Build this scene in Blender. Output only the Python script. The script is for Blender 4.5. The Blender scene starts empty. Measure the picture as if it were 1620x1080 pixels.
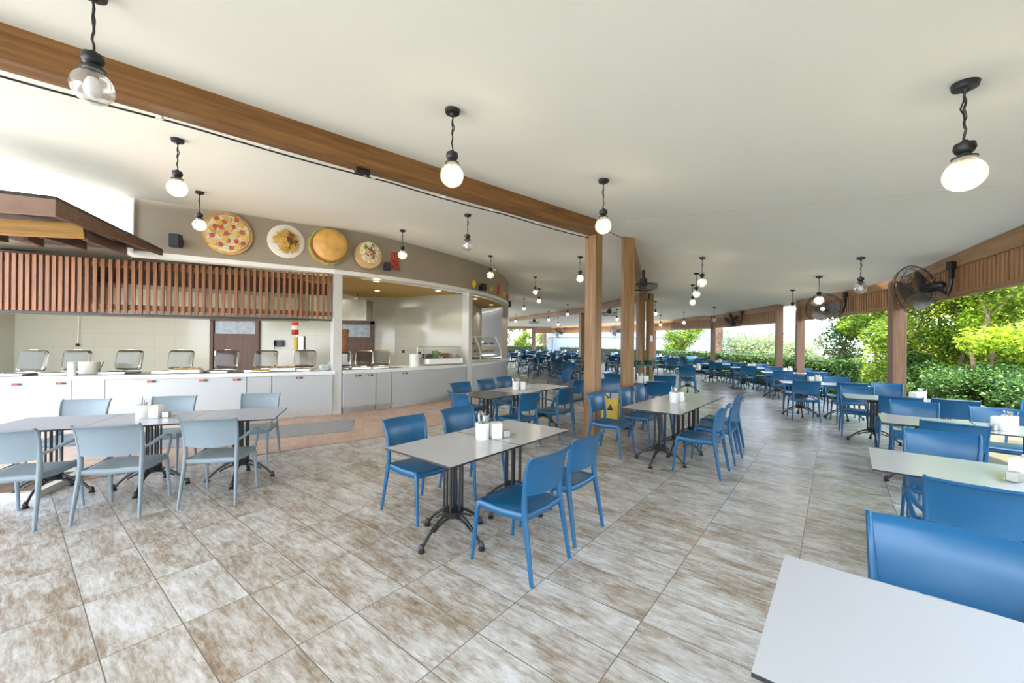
import bpy, bmesh, math, random
from mathutils import Vector, Matrix
from mathutils.bvhtree import BVHTree
random.seed(7)
R = math.radians
sc = bpy.context.scene
col = sc.collection

# ------------------------------------------------------------ camera, light, exposure
CAM_H = 1.5; FPX = 640.0; ROLL = R(.55)
cd = bpy.data.cameras.new('camera'); cam = bpy.data.objects.new('camera', cd); col.objects.link(cam)
cd.sensor_width = 36; cd.lens = 36 * FPX / 1620; cd.shift_y = -1 / 1620; cd.clip_end = 500
cam.matrix_world = Matrix.Translation((0, 0, CAM_H)) @ Matrix.Rotation(R(90), 4, 'X') @ Matrix.Rotation(ROLL, 4, 'Z')
sc.camera = cam
w = bpy.data.worlds.new('sky'); sc.world = w; w.use_nodes = True
nt = w.node_tree; bg = nt.nodes['Background']
tc = nt.nodes.new('ShaderNodeTexCoord'); sx = nt.nodes.new('ShaderNodeSeparateXYZ'); rp = nt.nodes.new('ShaderNodeValToRGB')
nt.links.new(tc.outputs['Generated'], sx.inputs[0]); nt.links.new(sx.outputs['Z'], rp.inputs[0]); nt.links.new(rp.outputs[0], bg.inputs[0])
rp.color_ramp.elements[0].color = (.84, .90, 1, 1); rp.color_ramp.elements[1].color = (.55, .74, 1, 1); rp.color_ramp.elements[1].position = .9
bg.inputs[1].default_value = 3.7
sd = bpy.data.lights.new('sun', 'SUN'); sd.energy = 9; sd.angle = R(1.5); sd.color = (1, .95, .84)
so = bpy.data.objects.new('sun', sd); col.objects.link(so)
so.rotation_euler = Vector((.22, .10, -1.3)).to_track_quat('-Z', 'Y').to_euler()
vs = sc.view_settings
vs.view_transform = 'Standard'; vs.look = 'None'; vs.gamma = 1; vs.exposure = 1.17; vs.use_curve_mapping = False

# ------------------------------------------------------------ layout helpers
def ray(px, py):
    dx, dy = px - 810, py - 539
    c, s = math.cos(ROLL), math.sin(ROLL)
    return (dx * c + dy * s) / FPX, (dx * s - dy * c) / FPX
def at(px, py, z=0.0):
    rx, rz = ray(px, py); Y = (z - CAM_H) / rz
    return Vector((rx * Y, Y, z))
def atY(px, py, Y):
    rx, rz = ray(px, py)
    return Vector((rx * Y, Y, CAM_H + rz * Y))
def dirv(deg): return Vector((math.cos(R(deg)), math.sin(R(deg)), 0))

# ------------------------------------------------------------ materials
MATS = {}
def new_mat(name):
    m = bpy.data.materials.new(name); m.use_nodes = True
    return m, m.node_tree, m.node_tree.nodes['Principled BSDF']
def N(t, kind, **kw):
    n = t.nodes.new(kind)
    for k, v in kw.items():
        if k.startswith('i_'): n.inputs[k[2:].replace('_', ' ')].default_value = v
        else: setattr(n, k, v)
    return n
def ramp(t, fac, stops):
    r = t.nodes.new('ShaderNodeValToRGB'); e = r.color_ramp.elements
    while len(e) < len(stops): e.new(.5)
    for x, (p, c) in zip(e, stops): x.position = p; x.color = (*c, 1)
    t.links.new(fac, r.inputs[0]); return r.outputs[0]
def plain(name, c, rough=.5, metal=0, var=.06, scale=6, bump=0, spec=.5, alpha=1):
    if name in MATS: return MATS[name]
    m, t, b = new_mat(name)
    tc = N(t, 'ShaderNodeTexCoord'); n = N(t, 'ShaderNodeTexNoise', i_Scale=scale, i_Detail=5)
    t.links.new(tc.outputs['Object'], n.inputs['Vector'])
    lo = tuple(max(0, x * (1 - var)) for x in c); hi = tuple(min(1, x * (1 + var)) for x in c)
    t.links.new(ramp(t, n.outputs['Fac'], [(.3, lo), (.7, hi)]), b.inputs['Base Color'])
    b.inputs['Roughness'].default_value = rough; b.inputs['Metallic'].default_value = metal
    b.inputs['Specular IOR Level'].default_value = spec
    b.inputs['Alpha'].default_value = alpha
    if bump:
        n2 = N(t, 'ShaderNodeTexNoise', i_Scale=scale * 14, i_Detail=3); t.links.new(tc.outputs['Object'], n2.inputs['Vector'])
        bp = N(t, 'ShaderNodeBump', i_Strength=bump, i_Distance=.01); t.links.new(n2.outputs['Fac'], bp.inputs['Height'])
        t.links.new(bp.outputs[0], b.inputs['Normal'])
    MATS[name] = m; return m
def wood(name, dark, mid, lite, axis='Z', rough=.45):
    m, t, b = new_mat(name)
    tc = N(t, 'ShaderNodeTexCoord'); mp = N(t, 'ShaderNodeMapping')
    s = [26, 26, 26]; s['XYZ'.index(axis)] = 1.3
    mp.inputs['Scale'].default_value = s
    oi = N(t, 'ShaderNodeObjectInfo')
    t.links.new(tc.outputs['Object'], mp.inputs['Vector'])
    n = N(t, 'ShaderNodeTexNoise', i_Scale=1.0, i_Detail=7, i_Roughness=.6, i_Distortion=.5)
    t.links.new(mp.outputs[0], n.inputs['Vector'])
    t.links.new(ramp(t, n.outputs['Fac'], [(.28, dark), (.5, mid), (.75, lite)]), b.inputs['Base Color'])
    b.inputs['Roughness'].default_value = rough
    bp = N(t, 'ShaderNodeBump', i_Strength=.15, i_Distance=.005); t.links.new(n.outputs['Fac'], bp.inputs['Height'])
    t.links.new(bp.outputs[0], b.inputs['Normal'])
    MATS[name] = m; return m
WD = ((.12, .050, .014), (.225, .10, .026), (.32, .155, .045))
wood_x = wood('stained_wood_x', *WD, 'X'); wood_z = wood('stained_wood_z', *WD, 'Z')
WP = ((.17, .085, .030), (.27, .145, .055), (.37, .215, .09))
outer_z = wood('backlit_post_z', (.13, .06, .03), (.20, .10, .052), (.27, .15, .085), 'Z')  # backlit look of the outer posts put into a darker wood colour
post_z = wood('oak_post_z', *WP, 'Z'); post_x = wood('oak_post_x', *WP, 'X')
WS = ((.11, .042, .013), (.23, .092, .028), (.34, .155, .05))
slat_z = wood('red_slat_z', *WS, 'Z'); slat_x = wood('red_slat_x', *WS, 'X')
WK = ((.06, .026, .017), (.11, .05, .032), (.17, .085, .055))
dark_x = wood('dark_wood_x', *WK, 'X'); dark_z = wood('dark_wood_z', *WK, 'Z')
yel_x = wood('yellow_pine_x', (.25, .12, .03), (.42, .23, .06), (.55, .33, .10), 'X')
blue = plain('blue_plastic', (.006, .085, .195), .30, var=.05, scale=3)
greyp = plain('grey_plastic', (.21, .265, .30), .42, var=.04, scale=3)
hpl = plain('white_laminate', (.48, .48, .50), .20, var=.02, scale=2)
hplg = plain('grey_laminate', (.46, .49, .57), .20, var=.02, scale=2)
hplk = plain('dark_laminate', (.10, .10, .10), .16, var=.05, scale=2)
blk = plain('black_edge', (.012, .012, .013), .45)
iron = plain('cast_iron', (.012, .012, .013), .4, var=.2, scale=20)
black = plain('black_plastic', (.012, .013, .014), .4)
china = plain('white_ceramic', (.78, .78, .72), .3, var=.02)
steel = plain('stainless_steel', (.62, .61, .58), .25, 1, var=.05)
steelr = plain('brushed_steel', (.50, .49, .46), .42, 1, var=.08, scale=12)
plaster = plain('white_paint', (.83, .82, .78), .6, var=.015, scale=1.5)
taupe = plain('taupe_paint', (.34, .285, .215), .75, var=.03, scale=.8)
mustard = plain('mustard_paint', (.55, .37, .10), .6, var=.03)
cabw = plain('white_cabinet', (.46, .475, .475), .35, var=.012, scale=1)
wtop = plain('pale_worktop', (.74, .74, .71), .3, var=.02, scale=8)
brown_door = wood('brown_door', (.05, .022, .010), (.10, .045, .02), (.15, .07, .035), 'Z')
frost = plain('frosted_glass', (.30, .36, .40), .3, var=.25, scale=8)
soil = plain('garden_soil', (.13, .075, .04), .95, var=.5, scale=5, bump=.5)
matg = plain('grey_floor_mat', (.30, .30, .31), .8, var=.1, scale=10, bump=.3)
stone = plain('pale_curb', (.62, .58, .50), .8, var=.1)
shingle = plain('dark_shingle', (.07, .06, .055), .9, var=.4, scale=10, bump=.4)
yellow = plain('yellow_plastic', (.75, .50, .04), .4)
greenp = plain('dark_green_plastic', (.015, .07, .045), .4)
red = plain('red_paint', (.45, .02, .015), .4)

def ceiling_mat():
    m, t, b = new_mat('ceiling_plaster')
    tc = N(t, 'ShaderNodeTexCoord')
    n = N(t, 'ShaderNodeTexNoise', i_Scale=.7, i_Detail=6, i_Roughness=.6); t.links.new(tc.outputs['Object'], n.inputs['Vector'])
    t.links.new(ramp(t, n.outputs['Fac'], [(.3, (.80, .79, .685)), (.7, (.84, .83, .735))]), b.inputs['Base Color'])
    n2 = N(t, 'ShaderNodeTexNoise', i_Scale=9, i_Detail=6); t.links.new(tc.outputs['Object'], n2.inputs['Vector'])
    bp = N(t, 'ShaderNodeBump', i_Strength=.25, i_Distance=.01); t.links.new(n2.outputs['Fac'], bp.inputs['Height']); t.links.new(bp.outputs[0], b.inputs['Normal'])
    b.inputs['Roughness'].default_value = .8
    return m
def tile_wall_mat(name, c, wdt=.6, hgt=.4, rough=.13):
    m, t, b = new_mat(name)
    tc = N(t, 'ShaderNodeTexCoord')
    br = N(t, 'ShaderNodeTexBrick', offset=0.0)
    sp = N(t, 'ShaderNodeSeparateXYZ'); cb = N(t, 'ShaderNodeCombineXYZ')
    t.links.new(tc.outputs['Object'], sp.inputs[0]); t.links.new(sp.outputs[0], cb.inputs[0]); t.links.new(sp.outputs[2], cb.inputs[1])
    t.links.new(cb.outputs[0], br.inputs['Vector'])
    br.inputs['Scale'].default_value = 1; br.inputs['Brick Width'].default_value = wdt; br.inputs['Row Height'].default_value = hgt
    br.inputs['Mortar Size'].default_value = .004
    br.inputs['Color1'].default_value = (*c, 1); br.inputs['Color2'].default_value = (*[x * .97 for x in c], 1); br.inputs['Mortar'].default_value = (*[x * .8 for x in c], 1)
    t.links.new(br.outputs['Color'], b.inputs['Base Color'])
    b.inputs['Roughness'].default_value = rough
    return m
def floor_mat(name, angA, angB, origin, cols, tw=.31, tl=.62, boundary=None, rough=.27):
    """stone-look floor tiles laid in two directions on either side of an expansion joint"""
    m, t, b = new_mat(name); L = t.links
    tc = N(t, 'ShaderNodeTexCoord')
    def tiles(ang, org):
        mp = N(t, 'ShaderNodeMapping', vector_type='TEXTURE'); mp.inputs['Location'].default_value = (*org, 0); mp.inputs['Rotation'].default_value = (0, 0, R(ang))
        L.new(tc.outputs['Object'], mp.inputs['Vector'])
        br = N(t, 'ShaderNodeTexBrick', offset=0.0)
        br.inputs['Scale'].default_value = 1; br.inputs['Brick Width'].default_value = tw; br.inputs['Row Height'].default_value = tl
        br.inputs['Mortar Size'].default_value = .0028; br.inputs['Mortar Smooth'].default_value = .2
        br.inputs['Color1'].default_value = (0, 0, 0, 1); br.inputs['Color2'].default_value = (1, 1, 1, 1); br.inputs['Mortar'].default_value = (.5, .5, .5, 1)
        L.new(mp.outputs[0], br.inputs['Vector'])
        # per-tile shift of the stone pattern
        sc_ = N(t, 'ShaderNodeVectorMath', operation='SCALE'); L.new(br.outputs['Color'], sc_.inputs[0]); sc_.inputs['Scale'].default_value = 23.0
        ad = N(t, 'ShaderNodeVectorMath', operation='ADD'); L.new(mp.outputs[0], ad.inputs[0]); L.new(sc_.outputs[0], ad.inputs[1])
        st = N(t, 'ShaderNodeMapping'); st.inputs['Scale'].default_value = (2.6, 1.1, 1)
        L.new(ad.outputs[0], st.inputs['Vector'])
        n1 = N(t, 'ShaderNodeTexNoise', i_Scale=2.0, i_Detail=12, i_Roughness=.76, i_Distortion=.25); L.new(st.outputs[0], n1.inputs['Vector'])
        st2 = N(t, 'ShaderNodeMapping'); st2.inputs['Scale'].default_value = (14, 2.5, 1); L.new(ad.outputs[0], st2.inputs['Vector'])
        n2 = N(t, 'ShaderNodeTexNoise', i_Scale=3.0, i_Detail=6, i_Roughness=.75, i_Distortion=.4); L.new(st2.outputs[0], n2.inputs['Vector'])
        a1 = N(t, 'ShaderNodeMath', operation='MULTIPLY_ADD'); L.new(n2.outputs['Fac'], a1.inputs[0]); a1.inputs[1].default_value = .8; L.new(n1.outputs['Fac'], a1.inputs[2])
        a2 = N(t, 'ShaderNodeMath', operation='MULTIPLY_ADD'); L.new(br.outputs['Color'], a2.inputs[0]); a2.inputs[1].default_value = .10; L.new(a1.outputs[0], a2.inputs[2])
        a3 = N(t, 'ShaderNodeMath', operation='MULTIPLY'); L.new(a2.outputs[0], a3.inputs[0]); a3.inputs[1].default_value = .6; a2 = a3
        return a2.outputs[0], br.outputs['Fac']
    vA, fA = tiles(angA, origin)
    if boundary:
        vB, fB = tiles(angB, boundary[0])
        dt = N(t, 'ShaderNodeVectorMath', operation='DOT_PRODUCT'); dt.inputs[1].default_value = (*boundary[1], 0); L.new(tc.outputs['Object'], dt.inputs[0])
        gt = N(t, 'ShaderNodeMath', operation='GREATER_THAN'); gt.inputs[1].default_value = boundary[2]; L.new(dt.outputs['Value'], gt.inputs[0])
        def mix(a, c):
            x = N(t, 'ShaderNodeMix', data_type='FLOAT'); L.new(gt.outputs[0], x.inputs[0]); L.new(a, x.inputs[2]); L.new(c, x.inputs[3]); return x.outputs[0]
        vA, fA = mix(vA, vB), mix(fA, fB)
    cr = ramp(t, vA, [(.40, cols[0]), (.49, cols[1]), (.57, cols[2]), (.69, cols[3])])
    mx = N(t, 'ShaderNodeMix', data_type='RGBA'); L.new(fA, mx.inputs[0]); L.new(cr, mx.inputs[6]); mx.inputs[7].default_value = (*cols[4], 1)
    L.new(mx.outputs[2], b.inputs['Base Color'])
    b.inputs['Roughness'].default_value = rough
    h = N(t, 'ShaderNodeMath', operation='MULTIPLY_ADD'); L.new(fA, h.inputs[0]); h.inputs[1].default_value = -.6; L.new(vA, h.inputs[2])
    bp = N(t, 'ShaderNodeBump', i_Strength=.22, i_Distance=.004); L.new(h.outputs[0], bp.inputs['Height']); L.new(bp.outputs[0], b.inputs['Normal'])
    return m
def glassy(name, tint=(1, 1, 1), a=.18, rough=.03, haze=0, gk=.55):
    """thin clear sheet: mostly see-through, mirror-like at grazing angles"""
    m = bpy.data.materials.new(name); m.use_nodes = True; t = m.node_tree; t.nodes.clear()
    o = N(t, 'ShaderNodeOutputMaterial'); g = N(t, 'ShaderNodeBsdfGlossy'); tr = N(t, 'ShaderNodeBsdfTransparent'); mx = N(t, 'ShaderNodeMixShader')
    lw = N(t, 'ShaderNodeLayerWeight'); lw.inputs[0].default_value = .45
    mr = N(t, 'ShaderNodeMath', operation='MULTIPLY_ADD'); mr.inputs[1].default_value = gk; mr.inputs[2].default_value = a * .35
    t.links.new(lw.outputs['Facing'], mr.inputs[0]); t.links.new(mr.outputs[0], mx.inputs[0])
    g.inputs['Roughness'].default_value = rough; tr.inputs[0].default_value = (*tint, 1)
    t.links.new(tr.outputs[0], mx.inputs[1]); t.links.new(g.outputs[0], mx.inputs[2])
    if haze:
        d = N(t, 'ShaderNodeBsdfTranslucent'); d.inputs[0].default_value = (1, .98, .94, 1); m2 = N(t, 'ShaderNodeMixShader'); m2.inputs[0].default_value = haze
        t.links.new(mx.outputs[0], m2.inputs[1]); t.links.new(d.outputs[0], m2.inputs[2]); t.links.new(m2.outputs[0], o.inputs[0])
    else: t.links.new(mx.outputs[0], o.inputs[0])
    return m
def emis(name, c, s):
    m, t, b = new_mat(name)
    b.inputs['Base Color'].default_value = (*c, 1); b.inputs['Emission Color'].default_value = (*c, 1); b.inputs['Emission Strength'].default_value = s
    return m
def leaf_mat(name, c1, c2, c3, trans=.45):
    m = bpy.data.materials.new(name); m.use_nodes = True; t = m.node_tree; t.nodes.clear(); L = t.links
    o = N(t, 'ShaderNodeOutputMaterial'); ge = N(t, 'ShaderNodeNewGeometry')
    cr = ramp(t, ge.outputs['Random Per Island'], [(0, c1), (.55, c2), (1, c3)])
    d = N(t, 'ShaderNodeBsdfPrincipled'); d.inputs['Roughness'].default_value = .5
    tr = N(t, 'ShaderNodeBsdfTranslucent'); mx = N(t, 'ShaderNodeMixShader'); mx.inputs[0].default_value = trans
    hs = N(t, 'ShaderNodeHueSaturation'); hs.inputs['Value'].default_value = 1.6; hs.inputs['Hue'].default_value = .485
    L.new(cr, hs.inputs['Color']); L.new(cr, d.inputs['Base Color']); L.new(hs.outputs[0], tr.inputs[0])
    L.new(d.outputs[0], mx.inputs[1]); L.new(tr.outputs[0], mx.inputs[2]); L.new(mx.outputs[0], o.inputs[0])
    return m
globe_m = glassy('clear_globe_glass', a=.25, haze=.07)
pane_m = glassy('clear_pane_glass', (.93, .97, .95), .3)
lid_m = glassy('lid_glass', (.58, .58, .54), .06, .15, gk=.09)
bulb_on = emis('bulb_lit', (1, .86, .64), 26)
bulb_off = plain('bulb_unlit', (.8, .8, .78), .3)
spot_on = emis('downlight_lit', (1, .93, .8), 2.5)
led = emis('red_led_digits', (1, .03, .02), 1.5)

# ------------------------------------------------------------ mesh helpers
class MB:
    """collects shapes; build() links them as one mesh object"""
    def __init__(s): s.v = []; s.f = []; s.m = []; s.mi = 0
    def add(s, vs, fs):
        o = len(s.v); s.v += [tuple(v) for v in vs]; s.f += [tuple(i + o for i in f) for f in fs]; s.m += [s.mi] * len(fs)
    def box(s, c, d, rot=None):
        x, y, z = [k / 2 for k in d]; c = Vector(c)
        p = [Vector(q) for q in ((-x, -y, -z), (x, -y, -z), (x, y, -z), (-x, y, -z), (-x, -y, z), (x, -y, z), (x, y, z), (-x, y, z))]
        if rot is not None: p = [rot @ q for q in p]
        s.add([q + c for q in p], [(3, 2, 1, 0), (4, 5, 6, 7), (0, 1, 5, 4), (1, 2, 6, 5), (2, 3, 7, 6), (3, 0, 4, 7)])
    def tube(s, pts, rad, n=8, ref=None, cap=True):
        """sweep an ellipse (radius or (ra, rb) per point) along points"""
        pts = [Vector(p) for p in pts]
        if not isinstance(rad, list): rad = [rad] * len(pts)
        rad = [r if isinstance(r, tuple) else (r, r) for r in rad]
        ring = []; prev = None
        for i, p in enumerate(pts):
            d = (pts[min(i + 1, len(pts) - 1)] - pts[max(i - 1, 0)])
            if d.length < 1e-9: d = Vector((0, 0, 1))
            d.normalize()
            if prev is None:
                a = Vector(ref) if ref else (Vector((1, 0, 0)) if abs(d.x) < .9 else Vector((0, 1, 0)))
            else: a = prev
            a = (a - d * a.dot(d)).normalized(); b = d.cross(a); prev = a
            ring.append([p + a * (rad[i][0] * math.cos(2 * math.pi * k / n)) + b * (rad[i][1] * math.sin(2 * math.pi * k / n)) for k in range(n)])
        vs = [q for r in ring for q in r]; fs = []
        for i in range(len(ring) - 1):
            for k in range(n):
                fs.append((i * n + k, i * n + (k + 1) % n, (i + 1) * n + (k + 1) % n, (i + 1) * n + k))
        if cap: fs.append(tuple(range(n))[::-1]); fs.append(tuple((len(ring) - 1) * n + k for k in range(n)))
        s.add(vs, fs)
    def lathe(s, prof, c=(0, 0, 0), n=20, close=False):
        vs = []; fs = []; m = len(prof)
        for k in range(n):
            a = 2 * math.pi * k / n
            for r, z in prof: vs.append((c[0] + r * math.cos(a), c[1] + r * math.sin(a), c[2] + z))
        for k in range(n):
            for i in range(m - 1):
                fs.append((k * m + i, ((k + 1) % n) * m + i, ((k + 1) % n) * m + i + 1, k * m + i + 1))
        s.add(vs, fs)
    def ribbon(s, path, d0, d1, z0, z1):
        """box section following a plan polyline; d0/d1 = offsets to the right of travel"""
        P = [Vector((p[0], p[1])) for p in path]; n = len(P); nr = []
        for i in range(n):
            d = (P[min(i + 1, n - 1)] - P[max(i - 1, 0)]).normalized(); nr.append(Vector((d.y, -d.x)))
        vs = []
        for p, q in zip(P, nr):
            a, b = p + q * d0, p + q * d1
            vs += [(a.x, a.y, z0), (b.x, b.y, z0), (b.x, b.y, z1), (a.x, a.y, z1)]
        fs = [(0, 3, 2, 1), (4 * n - 4, 4 * n - 3, 4 * n - 2, 4 * n - 1)]
        for i in range(n - 1):
            for k in range(4): fs.append((4 * i + k, 4 * i + (k + 1) % 4, 4 * i + 4 + (k + 1) % 4, 4 * i + 4 + k))
        s.add(vs, fs)
    def build(s, name, mats, parent=None, smooth=False, bevel=0):
        me = bpy.data.meshes.new(name); me.from_pydata(s.v, [], s.f)
        for m in (mats if isinstance(mats, (list, tuple)) else [mats]): me.materials.append(m)
        me.polygons.foreach_set('material_index', s.m)
        bm = bmesh.new(); bm.from_mesh(me); bmesh.ops.recalc_face_normals(bm, faces=bm.faces)
        if bevel: bmesh.ops.bevel(bm, geom=[e for e in bm.edges if len(e.link_faces) == 2 and e.calc_face_angle(0) > .6], offset=bevel, segments=2, profile=.6, affect='EDGES', clamp_overlap=True)
        bm.to_mesh(me); bm.free()
        if smooth:
            me.polygons.foreach_set('use_smooth', [True] * len(me.polygons)); me.set_sharp_from_angle(angle=R(42))
        o = bpy.data.objects.new(name, me); col.objects.link(o)
        if parent: o.parent = parent
        return o
def tag(o, label=None, cat=None, group=None, kind=None):
    if label: o['label'] = label
    if cat: o['category'] = cat
    if group: o['group'] = group
    if kind: o['kind'] = kind
    return o
def empty(name, loc=(0, 0, 0), rz=0):
    o = bpy.data.objects.new(name, None); col.objects.link(o); o.location = loc; o.rotation_euler = (0, 0, rz); o.empty_display_size = .1
    return o
def copy_tree(o, parent=None):
    c = o.copy(); col.objects.link(c)
    if parent: c.parent = parent
    for ch in KIDS.get(o.name, [x for x in o.children]): copy_tree(ch, c)
    return c
KIDS = {}
def remember(o):
    KIDS[o.name] = list(o.children)
    for c in o.children: remember(c)
def clone(proto, loc, rz=0):
    """first call moves the prototype itself, later calls copy it with its parts"""
    if proto.name not in USED: USED.add(proto.name); o = proto
    else: o = copy_tree(proto)
    o.location = loc; o.rotation_euler = (0, 0, rz)
    return o
USED = set()
def struct(name, o): o.name = name; o['kind'] = 'structure'; return o
def bar(name, a, b, wd, ht, mat, parent=None, bevel=.004, up=0):
    """straight timber from a to b with its grain along local X"""
    a, b = Vector(a), Vector(b); d = b - a; L = d.length
    m = MB(); m.box((L / 2, 0, up), (L, wd, ht)); o = m.build(name, mat, parent, bevel=bevel)
    q = d.to_track_quat('X', 'Z'); o.matrix_local = Matrix.Translation(a) @ q.to_matrix().to_4x4()
    return o

# ------------------------------------------------------------ plan of the pavilion
CC = Vector((-9.15, 14.95)); CR = 9.0
def arc(a0, a1, n, r=CR): return [(CC.x + r * math.cos(R(a0 + (a1 - a0) * i / n)), CC.y + r * math.sin(R(a0 + (a1 - a0) * i / n))) for i in range(n + 1)]
A0 = math.degrees(math.atan2(7.98 - CC.y, -3.53 - CC.x))
FAS = [(-6.02, 6.33), (-4.8, 7.14), (-3.9, 7.74)] + arc(A0, 40, 26)
I = [(-7.2, -1.3), (-3.05, 2.40), (-1.0, 4.2), (1.22, 6.08), (1.95, 7.0), tuple(at(1022, 465, 3.12)[:2]), tuple(at(921, 488, 3.1)[:2]), tuple(at(807, 503, 3.1)[:2]), (-8, 32)]
IZ = [3.32, 3.32, 3.32, 3.32, 3.3, 3.12, 3.1, 3.1, 3.1]
ZO = 2.75
O = [(-3.0, -5.0), (.1, -1.2), (2.9, 1.5), (5.2, 3.75), (5.45, 4.35), (8.38, 11.8), (9.0, 19.0), (2.2, 34.3), (-8, 38.5)]
OP = {k: Vector(at(px, py, ZO)) for k, (px, py) in dict(a=(1620, 360), b=(1420, 438), c=(1266, 474.5), d=(1233, 481), e=(1128, 498.3), f=(1035, 506.5), g=(845, 516.5)).items()}
FC = [(-7.6, 1.5), (-5.95, 4.9), (-5.98, 6.3), (-3.7, 7.9), (-3.0, 8.4), (-.5, 12.3), (-.8, 18.5), (-6, 24), (-12, 27)]
FZ = [3.55, 3.62, 3.68, 3.68, 3.68, 3.66, 3.6, 3.5, 3.5]
O[5] = tuple(((OP['c'] + OP['d']) / 2)[:2]); O[6] = tuple((OP['e'] + (OP['f'] - OP['e']) * .2)[:2]); O[7] = tuple(OP['g'][:2])

def build_ceiling():
    m = MB(); rows = []
    n = len(I); K = 6; S = 8
    def cat(P, i, t):
        p0, p1, p2, p3 = (Vector(P[max(i - 1, 0)]), Vector(P[i]), Vector(P[i + 1]), Vector(P[min(i + 2, len(P) - 1)]))
        return p1 + (p2 - p1) * t
    f3 = [(*p, z) for p, z in zip(FC, FZ)]; i3 = [(*p, z) for p, z in zip(I, IZ)]; o3 = [(*p, ZO) for p in O]
    # the eave runs a little past the outer posts
    for i in range(n - 1):
        for t in range(S if i < n - 2 else S + 1):
            a, b, c = cat(f3, i, t / S), cat(i3, i, t / S), cat(o3, i, t / S)
            e = c + (c - b).normalized() * .35; e.z = c.z - .06
            r = [a + (b - a) * k / K for k in range(K)] + [b + (c - b) * k / K for k in range(K + 1)] + [e]
            rows.append(r)
    W_ = len(rows[0])
    vs = [q for r in rows for q in r]; fs = [(i * W_ + k, i * W_ + k + 1, (i + 1) * W_ + k + 1, (i + 1) * W_ + k) for i in range(len(rows) - 1) for k in range(W_ - 1)]
    N0 = len(vs)
    m.add(vs, fs)
    bv = BVHTree.FromPolygons([tuple(v) for v in vs], fs)
    # top side, .22 m above
    m.add([v + Vector((0, 0, .22)) for v in vs], [f[::-1] for f in fs])
    rim = [i * W_ for i in range(len(rows))] + [(len(rows) - 1) * W_ + k for k in range(W_)] + [i * W_ + W_ - 1 for i in range(len(rows) - 1, -1, -1)] + [k for k in range(W_ - 1, -1, -1)]
    for a, b in zip(rim, rim[1:]):
        if a != b: m.f.append((a, b, b + N0, a + N0)); m.m.append(0)
    o = m.build('ceiling', ceiling_mat(), smooth=True)
    return struct('ceiling', o), bv
ceil_o, CBV = build_ceiling()
def on_ceiling(px, py):
    rx, rz = ray(px, py)
    h = CBV.ray_cast(Vector((0, 0, CAM_H)), Vector((rx, 1, rz)))
    return h[0]
def ceil_z(x, y):
    h = CBV.ray_cast(Vector((x, y, 0)), Vector((0, 0, 1)))
    return h[0].z if h[0] else ZO

# ------------------------------------------------------------ floor and grounds
fo = [(-3.6, -5.8), (.4, -1.5), (3.1, 1.2), (5.4, 3.5), (5.75, 4.2), (8.65, 11.7), (9.3, 19.0), (8.6, 25), (2.4, 35.2), (-9, 39.5), (-16, 39), (-16, 5.4), (-9.8, 5.3), (-8.6, 3.2), (-9.0, 0), (-9.5, -2)]
m = MB(); m.add([(*p, 0) for p in fo], [tuple(range(len(fo)))])
uo = at(564, 969)
bn = Vector((.56, .83)).normalized(); bo = at(1210.6, 699.7)
stonecols = [(.185, .125, .08), (.31, .245, .185), (.45, .415, .375), (.66, .655, .655), (.17, .14, .115)]
floor_o = struct('floor', m.build('floor', floor_mat('stone_look_tiles', 51.4, 74, (uo.x, uo.y), stonecols, boundary=((bo.x, bo.y), (bn.x, bn.y), bn.dot(Vector((bo.x, bo.y))))) ))
m = MB()
tb = [at(60, 772), at(187, 750), at(284, 738), at(395, 721.5), at(500, 706), at(613, 689), at(700, 671), at(790, 640), at(840, 606)]
tb = [(-9.5, 2.6, 0)] + [tuple(p) for p in tb]
back = [(-1, 17.5, 0), (-3, 14, 0), (-4, 11.5, 0), (-14, 11.5, 0), (-14, 3, 0)]
m.add([(p[0], p[1], .004) for p in tb + back], [tuple(range(len(tb) + len(back)))])
terr = [(.32, .19, .12), (.43, .27, .185), (.53, .36, .26), (.60, .44, .34), (.30, .21, .16)]
struct('floor', m.build('floor', floor_mat('terracotta_tiles', 20, 20, (0, 0), terr, .30, .30, rough=.4)))
m = MB(); m.add([(-140, -60, -.05), (140, -60, -.05), (140, 160, -.05), (-140, 160, -.05)], [(0, 1, 2, 3)])
gm, gt_, gb = new_mat('garden_ground')
tcg = N(gt_, 'ShaderNodeTexCoord'); ng = N(gt_, 'ShaderNodeTexNoise', i_Scale=1.5, i_Detail=8); gt_.links.new(tcg.outputs['Object'], ng.inputs['Vector'])
gt_.links.new(ramp(gt_, ng.outputs['Fac'], [(.35, (.05, .035, .022)), (.5, (.10, .07, .045)), (.65, (.07, .085, .03))]), gb.inputs['Base Color']); gb.inputs['Roughness'].default_value = .95
struct('floor', m.build('ground', gm)).name = 'ground'
# added pale paving beyond the open left side, to bounce sun onto the ceiling
m = MB(); m.add([(-60, -40, -.02), (-3, -40, -.02), (-4.4, -6.0, -.02), (-8, 6.0, -.02), (-60, 8.0, -.02)], [(0, 1, 2, 3)])
struct('floor', m.build('floor', plain('pale_paving', (.74, .72, .68), .8, var=.1, scale=.7)))
# floor drain mat before the counter
a, b, c, d = at(560.6, 664), at(557, 682), at(235, 712), at(250, 692)
m = MB(); cs = [a, b, c, d]
m.add([(p.x, p.y, .006) for p in cs] + [(p.x, p.y, .014) for p in cs], [(0, 1, 2, 3), (4, 5, 6, 7), (0, 1, 5, 4), (1, 2, 6, 5), (2, 3, 7, 6), (3, 0, 4, 7)])
tag(m.build('floor_mat', matg), 'long grey ribbed mat lying in front of the serving counter', 'mat')
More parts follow.
